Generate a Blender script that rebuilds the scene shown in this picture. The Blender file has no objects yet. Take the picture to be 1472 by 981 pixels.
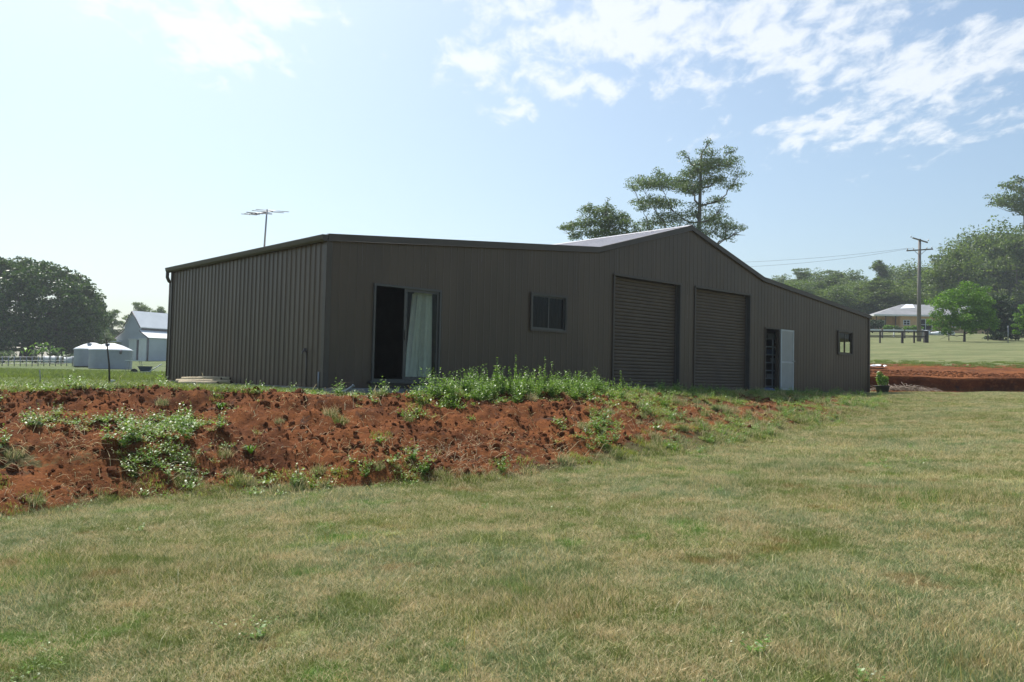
import bpy, math, random
import numpy as np
from mathutils import Matrix, Vector
random.seed(7); RS = np.random.RandomState(7)
R = math.radians
scene = bpy.context.scene
COL = scene.collection

# ------------------------------------------------------------------ camera
F, PITCH, ROLL = 1200.0, 0.042, 0.023
CAMZ = 0.283
cam_d = bpy.data.cameras.new("camera"); cam = bpy.data.objects.new("camera", cam_d); COL.objects.link(cam)
cam_d.sensor_fit = 'HORIZONTAL'; cam_d.sensor_width = 36; cam_d.lens = F / 1472 * 36
cam_d.clip_start = 0.05; cam_d.clip_end = 6000
_f = Vector((0, math.cos(PITCH), math.sin(PITCH))); _u = Vector((0, -math.sin(PITCH), math.cos(PITCH))); _r = Vector((1, 0, 0))
_cr, _sr = math.cos(ROLL), math.sin(ROLL)
CR = _r * _cr + _u * _sr; CU = _r * -_sr + _u * _cr
M4 = Matrix((CR, CU, -_f)).transposed().to_4x4(); M4.translation = Vector((0, 0, CAMZ))
cam.matrix_world = M4
scene.camera = cam
def ray(px, py):
    return _f + CR * ((px - 736) / F) - CU * ((py - 490.5) / F)
def at(px, py, Y):
    "survey helper: the place seen at a photograph pixel, Y metres ahead"
    d = ray(px, py); k = Y / d.y
    return Vector((0, 0, CAMZ)) + d * k

# ------------------------------------------------------------------ light
SUN_EL, SUN_AZ = R(56), R(-32)          # azimuth measured from +Y towards +X
scene.view_settings.view_transform = 'Standard'; scene.view_settings.look = 'None'
scene.view_settings.exposure = 0.42
cy = scene.cycles; cy.max_bounces = 6; cy.diffuse_bounces = 3; cy.glossy_bounces = 3; cy.transmission_bounces = 4; cy.transparent_max_bounces = 10; cy.volume_bounces = 0; scene.view_settings.gamma = 1
world = bpy.data.worlds.new("World"); scene.world = world; world.use_nodes = True
def build_world():
    nt = world.node_tree; N = nt.nodes; L = nt.links; N.clear()
    out = N.new('ShaderNodeOutputWorld'); bg = N.new('ShaderNodeBackground'); bg.inputs['Strength'].default_value = 0.12
    sky = N.new('ShaderNodeTexSky'); sky.sky_type = 'NISHITA'; sky.sun_disc = False
    sky.sun_elevation = SUN_EL; sky.sun_rotation = SUN_AZ
    sky.air_density = 1.0; sky.dust_density = 3.0; sky.ozone_density = 1.0; sky.altitude = 300
    tc = N.new('ShaderNodeTexCoord'); sep = N.new('ShaderNodeSeparateXYZ'); L.new(tc.outputs['Generated'], sep.inputs[0])
    def m(op, a, b=None, c=None, clamp=False):
        n = N.new('ShaderNodeMath'); n.operation = op; n.use_clamp = clamp
        for i, v in enumerate((a, b, c)):
            if v is None: continue
            if isinstance(v, (int, float)): n.inputs[i].default_value = v
            else: L.new(v, n.inputs[i])
        return n.outputs[0]
    # cloud-sheet coordinates: where the view ray meets a gently curved layer
    zz = m('MAXIMUM', sep.outputs[2], 0.0); den = m('ADD', zz, 0.12)
    cx = m('DIVIDE', sep.outputs[0], den); cy = m('DIVIDE', sep.outputs[1], den)
    comb = N.new('ShaderNodeCombineXYZ'); L.new(cx, comb.inputs[0]); L.new(cy, comb.inputs[1])
    def noise(scale, det, rough, dist=0.0, off=(0, 0, 0), sc=(1, 1, 1)):
        mp = N.new('ShaderNodeMapping'); mp.inputs['Location'].default_value = off; mp.inputs['Scale'].default_value = sc
        L.new(comb.outputs[0], mp.inputs[0])
        n = N.new('ShaderNodeTexNoise'); n.inputs['Scale'].default_value = scale; n.inputs['Detail'].default_value = det
        n.inputs['Roughness'].default_value = rough; n.inputs['Distortion'].default_value = dist
        L.new(mp.outputs[0], n.inputs['Vector']); return n.outputs['Fac']
    def blob(px, py, sx, sy, amp):
        "a patch of cloud in the sheet, centred where the photograph shows one"
        d = ray(px, py).normalized(); ax = d.x / (max(d.z, 0) + .12); ay = d.y / (max(d.z, 0) + .12)
        e = m('ADD', m('POWER', m('MULTIPLY', m('ABSOLUTE', m('SUBTRACT', cx, ax)), 1 / sx), 2.0),
              m('POWER', m('MULTIPLY', m('ABSOLUTE', m('SUBTRACT', cy, ay)), 1 / sy), 2.0))
        return m('MULTIPLY', m('EXPONENT', m('MULTIPLY', e, -1.0)), amp)
    blobs = CLOUDS
    acc = None
    for b in blobs:
        v = blob(*b); acc = v if acc is None else m('MAXIMUM', acc, v)
    n1 = noise(3.2, 8, .60, .35, (3.1, 1.7, 0), (1, .62, 1)); n2 = noise(1.1, 3, .5, .2, (9, 4, 0)); n3 = noise(15, 5, .6, .3, (1, 7, 0), (1, .6, 1))
    dens = m('ADD', m('MULTIPLY', m('SUBTRACT', n1, .5), 2.6), m('ADD', m('MULTIPLY', m('SUBTRACT', n2, .5), .5), m('MULTIPLY', m('SUBTRACT', n3, .5), 2.2)))
    dens = m('ADD', dens, m('SUBTRACT', m('MULTIPLY', acc, 1.25), .72))
    dens = m('MULTIPLY', dens, 1.4, clamp=True)
    sm = N.new('ShaderNodeMapRange'); sm.interpolation_type = 'SMOOTHSTEP'; L.new(dens, sm.inputs[0])
    fac = m('MULTIPLY', sm.outputs[0], .74)
    tint = N.new('ShaderNodeMix'); tint.data_type = 'RGBA'; tint.blend_type = 'MULTIPLY'; tint.inputs[0].default_value = 1; L.new(sky.outputs[0], tint.inputs[6]); tint.inputs[7].default_value = (.915, 1.0, .985, 1)
    mix = N.new('ShaderNodeMix'); mix.data_type = 'RGBA'; L.new(fac, mix.inputs[0]); L.new(tint.outputs[2], mix.inputs[6])
    mix.inputs[7].default_value = (6.6, 6.8, 7.0, 1)
    L.new(mix.outputs[2], bg.inputs[0]); L.new(bg.outputs[0], out.inputs[0])
CLOUDS = [(900, 30, .55, .30, 1.0), (1120, 60, .55, .40, 1.0), (1330, 90, .5, .55, 1.0), (1180, 170, .30, .35, .9), (1300, 180, .2, .25, .9),
          (725, 88, .22, .26, 1.2), (730, 150, .12, .16, .9), (860, 133, .22, .18, 1.1), (305, 50, .20, .26, 1.2), (395, 8, .14, .16, 1.25), (170, 5, .16, .12, 1.1), (265, 20, .12, .16, 1.0), (1450, 160, .25, .4, .85)]
build_world()
sd = bpy.data.lights.new("sun", 'SUN'); sd.energy = 4.3; sd.angle = R(0.6); sd.color = (1.0, .955, .89)
sun = bpy.data.objects.new("sun", sd); COL.objects.link(sun)
SDIR = Vector((math.sin(SUN_AZ) * math.cos(SUN_EL), math.cos(SUN_AZ) * math.cos(SUN_EL), math.sin(SUN_EL)))
sun.rotation_euler = SDIR.to_track_quat('Z', 'Y').to_euler(); sun.location = (0, 0, 50)

# ------------------------------------------------------------------ helpers
class MB:
    def __init__(s): s.v = []; s.f = []; s.sm = []
    def quad(s, *p, smooth=False):
        n = len(s.v); s.v += [tuple(q) for q in p]; s.f.append(tuple(range(n, n + len(p)))); s.sm.append(smooth)
    def box(s, x0, x1, y0, y1, z0, z1, M=None):
        c = [Vector((x, y, z)) for z in (z0, z1) for x, y in ((x0, y0), (x1, y0), (x1, y1), (x0, y1))]
        if M is not None: c = [M @ p for p in c]
        n = len(s.v); s.v += [tuple(p) for p in c]
        for q in ((0, 3, 2, 1), (4, 5, 6, 7), (0, 1, 5, 4), (1, 2, 6, 5), (2, 3, 7, 6), (3, 0, 4, 7)): s.f.append(tuple(n + i for i in q)); s.sm.append(False)
    def tube(s, pts, rads, seg=8, cap=True):
        pts = [Vector(p) for p in pts]; n0 = len(s.v); ref = None
        if isinstance(rads, (int, float)): rads = [rads] * len(pts)
        for i, p in enumerate(pts):
            d = (pts[min(i + 1, len(pts) - 1)] - pts[max(i - 1, 0)]).normalized()
            if ref is None: ref = Vector((0, 0, 1)) if abs(d.z) < .9 else Vector((1, 0, 0))
            a = d.cross(ref).normalized(); b = d.cross(a).normalized(); ref = a.cross(d)
            for k in range(seg):
                t = 2 * math.pi * k / seg; s.v.append(tuple(p + (a * math.cos(t) + b * math.sin(t)) * rads[i]))
        for i in range(len(pts) - 1):
            for k in range(seg):
                a0 = n0 + i * seg + k; a1 = n0 + i * seg + (k + 1) % seg
                s.f.append((a0, a1, a1 + seg, a0 + seg)); s.sm.append(True)
        if cap:
            s.f.append(tuple(n0 + k for k in range(seg))[::-1]); s.sm.append(False)
            s.f.append(tuple(n0 + (len(pts) - 1) * seg + k for k in range(seg))); s.sm.append(False)
    def lathe(s, prof, cx=0, cy=0, seg=32):
        n0 = len(s.v)
        for r, z in prof:
            for k in range(seg):
                t = 2 * math.pi * k / seg; s.v.append((cx + r * math.cos(t), cy + r * math.sin(t), z))
        for i in range(len(prof) - 1):
            for k in range(seg):
                a0 = n0 + i * seg + k; a1 = n0 + i * seg + (k + 1) % seg
                s.f.append((a0, a1, a1 + seg, a0 + seg)); s.sm.append(True)
    def mesh(s, name, m):
        me = bpy.data.meshes.new(name); me.from_pydata(s.v, [], s.f); me.polygons.foreach_set('use_smooth', s.sm)
        if m: me.materials.append(m)
        me.update(); return me
    def build(s, name, m, parent=None, loc=None):
        return link(name, s.mesh(name, m), parent, loc)
def link(name, me, parent=None, loc=None):
    o = bpy.data.objects.new(name, me); COL.objects.link(o)
    if parent is not None: o.parent = parent
    if loc is not None: o.location = loc
    return o
def tag(o, label=None, cat=None, group=None, kind=None):
    if label: o['label'] = label
    if cat: o['category'] = cat
    if group: o['group'] = group
    if kind: o['kind'] = kind
    return o
def thing(name, label, cat, loc=(0, 0, 0), rz=0, group=None):
    o = bpy.data.objects.new(name, None); COL.objects.link(o); o.location = loc; o.rotation_euler = (0, 0, rz)
    o.empty_display_size = .2
    return tag(o, label, cat, group)
def dup(root, loc, rz=0, scale=None, label=None):
    r = root.copy(); COL.objects.link(r); r.location = loc; r.rotation_euler = (0, 0, rz)
    if scale is not None: r.scale = (scale,) * 3 if isinstance(scale, (int, float)) else scale
    if label: r['label'] = label
    for ch in list(root.children):
        c = ch.copy(); COL.objects.link(c); c.parent = r
        for g in list(ch.children):
            d = g.copy(); COL.objects.link(d); d.parent = c
    return r
def npmesh(name, V, Fc, m, smooth=False):
    me = bpy.data.meshes.new(name); k = Fc.shape[1]; n = len(Fc)
    me.vertices.add(len(V)); me.vertices.foreach_set('co', np.ascontiguousarray(V, np.float32).ravel())
    me.loops.add(n * k); me.loops.foreach_set('vertex_index', np.ascontiguousarray(Fc, np.int32).ravel())
    me.polygons.add(n); me.polygons.foreach_set('loop_start', np.arange(0, n * k, k, dtype=np.int32))
    me.polygons.foreach_set('use_smooth', np.full(n, smooth))
    me.update(calc_edges=True)
    if m: me.materials.append(m)
    return me
# numpy noise
def _h(ix, iy, s):
    n = (ix.astype(np.int64) * 374761393 + iy.astype(np.int64) * 668265263 + s * 982451653) & 0xFFFFFFFF
    n = ((n ^ (n >> 13)) * 1274126177) & 0xFFFFFFFF
    return ((n ^ (n >> 16)) & 0xFFFFFF) / float(0xFFFFFF)
def vn(x, y, s=0):
    x = np.asarray(x, float); y = np.asarray(y, float)
    ix = np.floor(x); iy = np.floor(y); fx = x - ix; fy = y - iy; fx = fx * fx * (3 - 2 * fx); fy = fy * fy * (3 - 2 * fy)
    a = _h(ix, iy, s); b = _h(ix + 1, iy, s); c = _h(ix, iy + 1, s); d = _h(ix + 1, iy + 1, s)
    return (a + (b - a) * fx) * (1 - fy) + (c + (d - c) * fx) * fy - .5
def fbm(x, y, s=0, o=4, g=.5):
    t = 0; a = 1; k = 1
    for i in range(o): t = t + a * vn(x * k + 17.3 * i, y * k - 9.1 * i, s + i); a *= g; k *= 2.03
    return t
def ss(a, b, x):
    t = np.clip((x - a) / (b - a), 0, 1); return t * t * (3 - 2 * t)

# ------------------------------------------------------------------ materials
def nmat(name):
    m = bpy.data.materials.new(name); m.use_nodes = True; nt = m.node_tree; nt.nodes.clear()
    o = nt.nodes.new('ShaderNodeOutputMaterial'); return m, nt, o
class NT:
    def __init__(s, nt): s.nt = nt; s.N = nt.nodes; s.L = nt.links
    def set(s, sock, v):
        if isinstance(v, bpy.types.NodeSocket): s.L.new(v, sock)
        elif isinstance(v, (tuple, list)) and len(v) == 3 and sock.type == 'RGBA': sock.default_value = (*v, 1)
        else: sock.default_value = v
    def noise(s, scale, det=4, rough=.55, sc=(1, 1, 1), coord='pos', out='Fac', dist=0):
        if coord == 'pos': c = s.N.new('ShaderNodeNewGeometry').outputs['Position']
        else: c = s.N.new('ShaderNodeTexCoord').outputs['Object']
        mp = s.N.new('ShaderNodeMapping'); mp.inputs['Scale'].default_value = sc; s.L.new(c, mp.inputs[0])
        n = s.N.new('ShaderNodeTexNoise'); n.inputs['Scale'].default_value = scale; n.inputs['Detail'].default_value = det
        n.inputs['Roughness'].default_value = rough; n.inputs['Distortion'].default_value = dist
        s.L.new(mp.outputs[0], n.inputs['Vector']); return n.outputs[out]
    def ramp(s, v, lo, hi):
        r = s.N.new('ShaderNodeMapRange'); r.interpolation_type = 'SMOOTHSTEP'; s.set(r.inputs[0], v); r.inputs[1].default_value = lo; r.inputs[2].default_value = hi
        return r.outputs[0]
    def mix(s, f, a, b, mode='MIX'):
        n = s.N.new('ShaderNodeMix'); n.data_type = 'RGBA'; n.blend_type = mode; s.set(n.inputs[0], f); s.set(n.inputs[6], a); s.set(n.inputs[7], b); return n.outputs[2]
    def math(s, op, a, b=0.0):
        n = s.N.new('ShaderNodeMath'); n.operation = op; s.set(n.inputs[0], a); s.set(n.inputs[1], b); return n.outputs[0]
    def bump(s, h, d=.02, st=1.0):
        n = s.N.new('ShaderNodeBump'); n.inputs['Distance'].default_value = d; n.inputs['Strength'].default_value = st; s.L.new(h, n.inputs['Height']); return n.outputs[0]
    def bsdf(s, col, rough=.6, metal=0.0, normal=None, spec=None):
        b = s.N.new('ShaderNodeBsdfPrincipled'); s.set(b.inputs['Base Color'], col); s.set(b.inputs['Roughness'], rough); b.inputs['Metallic'].default_value = metal
        if spec is not None: b.inputs['Specular IOR Level'].default_value = spec
        if normal is not None: s.L.new(normal, b.inputs['Normal'])
        return b.outputs[0]
def mat(name, col, rough=.6, metal=0.0, var=.15, scale=3.0, bump=0.0, bscale=30, sc=(1, 1, 1), spec=None, coord='obj'):
    m, nt, o = nmat(name); n = NT(nt)
    c = n.mix(n.ramp(n.noise(scale, 5, .6, sc, coord), .3, .7), tuple(x * (1 - var) for x in col), tuple(min(1, x * (1 + var)) for x in col))
    nb = n.bump(n.noise(bscale, 4, .6, sc, coord), .01, bump) if bump else None
    n.L.new(n.bsdf(c, rough, metal, nb, spec), o.inputs[0]); return m
def leafmat(name, dark, light, trans=.35, rough=.5, dry=None):
    m, nt, o = nmat(name); n = NT(nt)
    g = n.N.new('ShaderNodeNewGeometry'); r = g.outputs['Random Per Island']
    c = n.mix(r, dark, light)
    c = n.mix(n.ramp(n.noise(.5, 3, .6), .35, .65), c, n.mix(1.0, c, (1.18, 1.12, .8), 'MULTIPLY'))
    if dry: c = n.mix(n.ramp(r, .91, .94), c, dry)  # a few paler leaves: dry tips and glints put into the colour
    b = n.bsdf(c, rough, 0, None, .35)
    t = n.N.new('ShaderNodeBsdfTranslucent'); n.set(t.inputs[0], n.mix(1.0, c, (1.25, 1.35, .6), 'MULTIPLY'))
    mx = n.N.new('ShaderNodeMixShader'); mx.inputs[0].default_value = trans; n.L.new(b, mx.inputs[1]); n.L.new(t.outputs[0], mx.inputs[2])
    n.L.new(mx.outputs[0], o.inputs[0]); return m
def wall_metal(name, col, rough=.42):
    m, nt, o = nmat(name); n = NT(nt)
    c = n.mix(n.ramp(n.noise(1.1, 5, .6, (1, 1, .25), 'obj'), .3, .7), tuple(x * .88 for x in col), tuple(x * 1.12 for x in col))
    geo = n.N.new('ShaderNodeNewGeometry'); sp = n.N.new('ShaderNodeSeparateXYZ'); n.L.new(geo.outputs['Position'], sp.inputs[0])
    dust = n.math('MULTIPLY', n.ramp(sp.outputs[2], .7, -.05), n.ramp(n.noise(5, 5, .7, (1, 1, 1.0)), .35, .75))   # splashed red dust near the slab
    c = n.mix(n.math('MULTIPLY', dust, .45), c, (.10, .045, .028))
    r = n.math('ADD', n.math('MULTIPLY', n.noise(2.5, 4, .6, (1, 1, .2), 'obj'), .22), rough - .1)
    nb = n.bump(n.noise(1.6, 2, .5, (1, 1, .5), 'obj'), .02, .18)
    n.L.new(n.bsdf(c, r, 0, nb, .4), o.inputs[0]); return m
def glassmat(name, tint=(.86, .89, .89), base=.0):
    m, nt, o = nmat(name); n = NT(nt)
    t = n.N.new('ShaderNodeBsdfTransparent'); t.inputs[0].default_value = (*tint, 1)
    g = n.N.new('ShaderNodeBsdfGlossy'); g.inputs['Roughness'].default_value = .02
    fr = n.N.new('ShaderNodeFresnel'); fr.inputs[0].default_value = 1.33
    mx = n.N.new('ShaderNodeMixShader'); n.L.new(n.math('ADD', fr.outputs[0], base), mx.inputs[0]); n.L.new(t.outputs[0], mx.inputs[1]); n.L.new(g.outputs[0], mx.inputs[2])
    n.L.new(mx.outputs[0], o.inputs[0]); return m
M = {}
M['wall'] = wall_metal('brown_wall_steel', (.092, .063, .042))
M['trim'] = mat('brown_flashing', (.074, .056, .043), .5, 0, .1)
M['gutter'] = mat('brown_gutter', (.070, .053, .041), .5, 0, .1)
M['roofmetal'] = mat('roof_steel', (.62, .58, .58), .3, 0, .06, 2)
M['roller'] = mat('roller_curtain_steel', (.088, .061, .041), .6, 0, .12, 2)
M['alu'] = mat('bronze_aluminium', (.07, .065, .06), .35, .3, .08)
M['alul'] = mat('grey_aluminium', (.085, .08, .076), .4, .3, .08)
M['glass'] = glassmat('clear_glass')
M['glassd'] = glassmat('tinted_glass', (.30, .31, .34), .0)
M['concrete'] = mat('grey_concrete', (.23, .22, .21), .9, 0, .25, 4, .5, 25)
M['inside'] = mat('interior_lining', (.10, .10, .10), .85, 0, .1)
M['curtain'] = mat('mint_curtain_cloth', (.88, .90, .80), .9, 0, .05, 6)
M['doorleaf'] = mat('pale_grey_door_paint', (.33, .335, .335), .5, 0, .06)
M['white'] = mat('white_paint', (.72, .73, .73), .55, 0, .06)
M['shelf'] = mat('shelf_paint', (.42, .46, .48), .6, 0, .08)
M['timber'] = mat('pale_round_timber', (.52, .42, .27), .8, 0, .25, 3, .6, 30, (1, 6, 6))
M['timberend'] = mat('timber_end_grain', (.11, .075, .05), .9, 0, .2)
M['bark'] = mat('grey_bark', (.15, .13, .115), .9, 0, .3, 3, .6, 8, (1, 1, .3))
M['barkd'] = mat('dark_bark', (.075, .062, .05), .9, 0, .3, 3, .6, 8, (1, 1, .3))
M['stem'] = mat('weed_stem', (.12, .13, .06), .8, 0, .2)
M['steelgrey'] = mat('galvanised_steel', (.30, .31, .32), .45, .5, .12)
M['shedwall'] = mat('grey_shed_steel', (.50, .53, .57), .55, 0, .08, .6)
M['sheddoor'] = mat('pale_shed_door', (.82, .84, .82), .55, 0, .08, .6)
M['shedroof'] = mat('white_shed_roof', (.86, .87, .88), .35, 0, .06, .6)
M['shedtrim'] = mat('dark_shed_trim', (.12, .10, .11), .6, 0, .1)
M['tank'] = mat('grey_tank', (.30, .325, .37), .6, 0, .1, .8)
M['tanktop'] = mat('pale_tank_roof', (.74, .76, .78), .5, 0, .06, .8)
M['fencedark'] = mat('dark_stained_timber', (.035, .028, .026), .8, 0, .2)
M['polewood'] = mat('weathered_pole_timber', (.20, .18, .165), .85, 0, .2, 2, .4, 10, (1, 1, .2))
M['brick'] = mat('salmon_brick', (.62, .40, .22), .85, 0, .12, 2)
M['tile'] = mat('grey_roof_tile', (.25, .255, .265), .75, 0, .12, .8)
M['wire'] = mat('wire_dark', (.10, .10, .11), .5, .3, .05)
M['blue'] = mat('dark_blue_plastic', (.06, .09, .15), .5, 0, .1)
M['pot'] = mat('black_plastic_pot', (.035, .04, .035), .6, 0, .1)
M['twig'] = mat('bleached_twigs', (.30, .23, .18), .9, 0, .25)
M['straw'] = leafmat('dead_straw', (.32, .25, .14), (.64, .54, .34), .15, .8)
M['cloth'] = mat('white_rag', (.75, .75, .76), .9, 0, .08)
M['leaf_fig'] = leafmat('fig_leaves', (.020, .054, .012), (.095, .165, .036), .22, .45)
M['leaf_gum'] = leafmat('gum_leaves', (.060, .098, .060), (.155, .21, .130), .42, .45)
M['leaf_far'] = leafmat('forest_leaves', (.048, .090, .034), (.17, .23, .080), .4, .5)
M['leaf_bright'] = leafmat('bright_tree_leaves', (.055, .130, .018), (.17, .31, .045), .4, .5)
M['leaf_dark'] = leafmat('conifer_leaves', (.012, .032, .010), (.035, .075, .02), .15, .6)
M['leaf_weed'] = leafmat('weed_leaves', (.080, .155, .035), (.24, .39, .10), .4, .4, (.58, .62, .45))
M['leaf_weedy'] = leafmat('yellowing_weed_leaves', (.14, .18, .05), (.36, .38, .13), .35, .55)
M['pasture'] = leafmat('pasture_blades', (.12, .16, .06), (.24, .30, .13), .35, .6)
M['strawp'] = leafmat('pale_straw', (.50, .44, .28), (.86, .80, .58), .15, .7)
M['doorrim'] = mat('lightened_door_trim', (.46, .48, .50), .5, 0, .05)  # door rails coloured lighter to stand in for relief shading
M['grass'] = None

def grassblade():
    m, nt, o = nmat('lawn_blades'); n = NT(nt)
    g = n.N.new('ShaderNodeNewGeometry'); r = g.outputs['Random Per Island']
    oi = n.N.new('ShaderNodeObjectInfo')
    big = n.noise(.55, 4, .6); med = n.noise(2.2, 4, .65)
    green = n.mix(r, (.13, .17, .035), (.32, .37, .095))
    lush = n.mix(r, (.11, .22, .03), (.26, .42, .08))
    dry = n.mix(r, (.36, .25, .085), (.78, .66, .38))
    sg = n.mix(r, (.145, .200, .080), (.34, .42, .19))
    c = n.mix(n.ramp(big, .38, .62), green, sg)
    c = n.mix(n.ramp(n.noise(.9, 3, .6, (1, 1, 1), 'pos', 'Fac', .5), .58, .68), c, lush)
    isdry = n.ramp(n.math('ADD', n.math('MULTIPLY', med, 1.5), n.math('MULTIPLY', r, .62)), 1.12, 1.20)
    c = n.mix(isdry, c, dry)
    c = n.mix(n.math('MULTIPLY', n.ramp(n.noise(1.3, 5, .7, (1, 1, 1), 'pos', 'Fac', .4), .58, .68), .55), c, n.mix(r, (.22, .12, .035), (.46, .28, .10)))
    b = n.bsdf(c, .6, 0, None, .3)
    t = n.N.new('ShaderNodeBsdfTranslucent'); n.set(t.inputs[0], c)
    mx = n.N.new('ShaderNodeMixShader'); mx.inputs[0].default_value = .3; n.L.new(b, mx.inputs[1]); n.L.new(t.outputs[0], mx.inputs[2])
    n.L.new(mx.outputs[0], o.inputs[0]); return m
M['grass'] = grassblade()
def lawnmat():
    m, nt, o = nmat('lawn_ground'); n = NT(nt)
    c = n.mix(n.ramp(n.noise(.5, 5, .6), .35, .65), (.160, .175, .058), (.24, .25, .095))
    c = n.mix(n.ramp(n.noise(2.4, 6, .7), .5, .68), c, (.33, .26, .13))
    c = n.mix(n.math('MULTIPLY', n.ramp(n.noise(14, 5, .75), .52, .7), .6), c, (.07, .075, .035))
    c = n.mix(n.ramp(n.noise(.8, 4, .7, (1, 1, 1), 'pos', 'Fac', .6), .64, .72), c, (.22, .11, .055))
    nb = n.bump(n.noise(30, 4, .7), .03, .8)
    n.L.new(n.bsdf(c, .9, 0, nb, .2), o.inputs[0]); return m
def fieldmat():
    m, nt, o = nmat('field_grass'); n = NT(nt)
    geo = n.N.new('ShaderNodeNewGeometry'); sp = n.N.new('ShaderNodeSeparateXYZ'); n.L.new(geo.outputs['Position'], sp.inputs[0])
    gr = n.mix(n.ramp(n.noise(.35, 5, .65), .35, .65), (.068, .105, .028), (.12, .16, .050))
    pale = n.mix(n.ramp(n.noise(.25, 5, .7, (1, 2.5, 1)), .35, .65), (.125, .150, .058), (.215, .222, .098))
    c = n.mix(n.ramp(sp.outputs[0], -2, 12), gr, pale)
    c = n.mix(n.ramp(n.noise(1.2, 6, .75), .5, .72), c, (.19, .165, .080))
    c = n.mix(n.math('MULTIPLY', n.ramp(n.noise(.6, 5, .7, (1, 1.6, 1)), .52, .66), .6), c, (.085, .12, .035))
    c = n.mix(n.math('MULTIPLY', n.ramp(n.noise(6, 5, .75), .5, .7), .5), c, (.07, .09, .03))
    nb = n.bump(n.noise(8, 5, .7), .08, .9)
    n.L.new(n.bsdf(c, .9, 0, nb, .2), o.inputs[0]); return m
def soilmat():
    m, nt, o = nmat('red_soil'); n = NT(nt)
    c = n.mix(n.ramp(n.noise(.7, 5, .65), .35, .65), (.100, .034, .012), (.215, .074, .023))
    c = n.mix(n.ramp(n.noise(5, 6, .7), .45, .75), c, (.30, .112, .036))
    c = n.mix(n.ramp(n.noise(2.1, 6, .72, (1, 1, 1), 'pos', 'Fac', .8), .54, .70), c, (.095, .055, .038))
    c = n.mix(n.math('MULTIPLY', n.ramp(n.noise(26, 4, .7), .5, .7), .55), c, (.07, .022, .013))
    att = n.N.new('ShaderNodeAttribute'); att.attribute_name = 'green'
    gm = n.ramp(n.math('ADD', att.outputs['Fac'], n.math('MULTIPLY', n.math('SUBTRACT', n.noise(3.5, 6, .75), .5), 1.3)), .42, .62)
    c = n.mix(n.math('MULTIPLY', gm, .85), c, n.mix(n.noise(9, 4, .7), (.06, .07, .025), (.16, .15, .07)))
    nb = n.bump(n.math('ADD', n.noise(16, 6, .75), n.math('MULTIPLY', n.noise(60, 3, .7), .4)), .035, 1.0)
    n.L.new(n.bsdf(c, .95, 0, nb, .1), o.inputs[0]); return m
M['lawn'] = lawnmat(); M['field'] = fieldmat(); M['soil'] = soilmat()
M['clod'] = mat('soil_clods', (.135, .047, .017), .95, 0, .45, 2.5, 1.0, 25, (1, 1, 1), .1, 'pos')

# ------------------------------------------------------------------ terrain
# bank toe and crest, surveyed as bearing (X/Y) against distance
_bt = [-1.2, -.8, -.61, -.405, -.197, -.03, .137, .22, .387, .47, .55, .7, 1.2]
_yt = [6.5, 8.0, 8.9, 10.1, 10.6, 11.0, 12.5, 13.7, 18.6, 25, 30, 31, 31]
_bc = [-1.2, -.8, -.61, -.5, -.4, -.22, -.1, 0, .1, .2, .3, .39, .43, .47, .55, .7, 1.2]
_yc = [11, 12, 12.7, 13.3, 13.9, 13.5, 14.2, 15.4, 17.5, 21, 25, 28.5, 31, 32, 33, 33, 33]
_bh = [-1.2, -.61, -.5, -.4, -.3, -.2, 0, .1, .2, .3, .43, .5, 1.2]
_hh = [-.15, -.14, -.06, -.06, -.10, -.13, -.04, .0, -.02, -.06, -.1, .0, .0]
def lawnz(X, Y): return -1.25 + .045 * np.clip(X, -18, 28) + .016 * np.clip(Y, -20, 45)
def zones(X, Y):
    b = np.clip(X / np.maximum(Y, 1.0), -1.2, 1.2)
    wob = .35 * fbm(X * .9, Y * .9, 5, 3)
    yt = np.interp(b, _bt, _yt) + wob; yc = np.interp(b, _bc, _yc)
    return b, yt, yc, (Y - yt) / np.maximum(yc - yt, .5)
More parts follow.
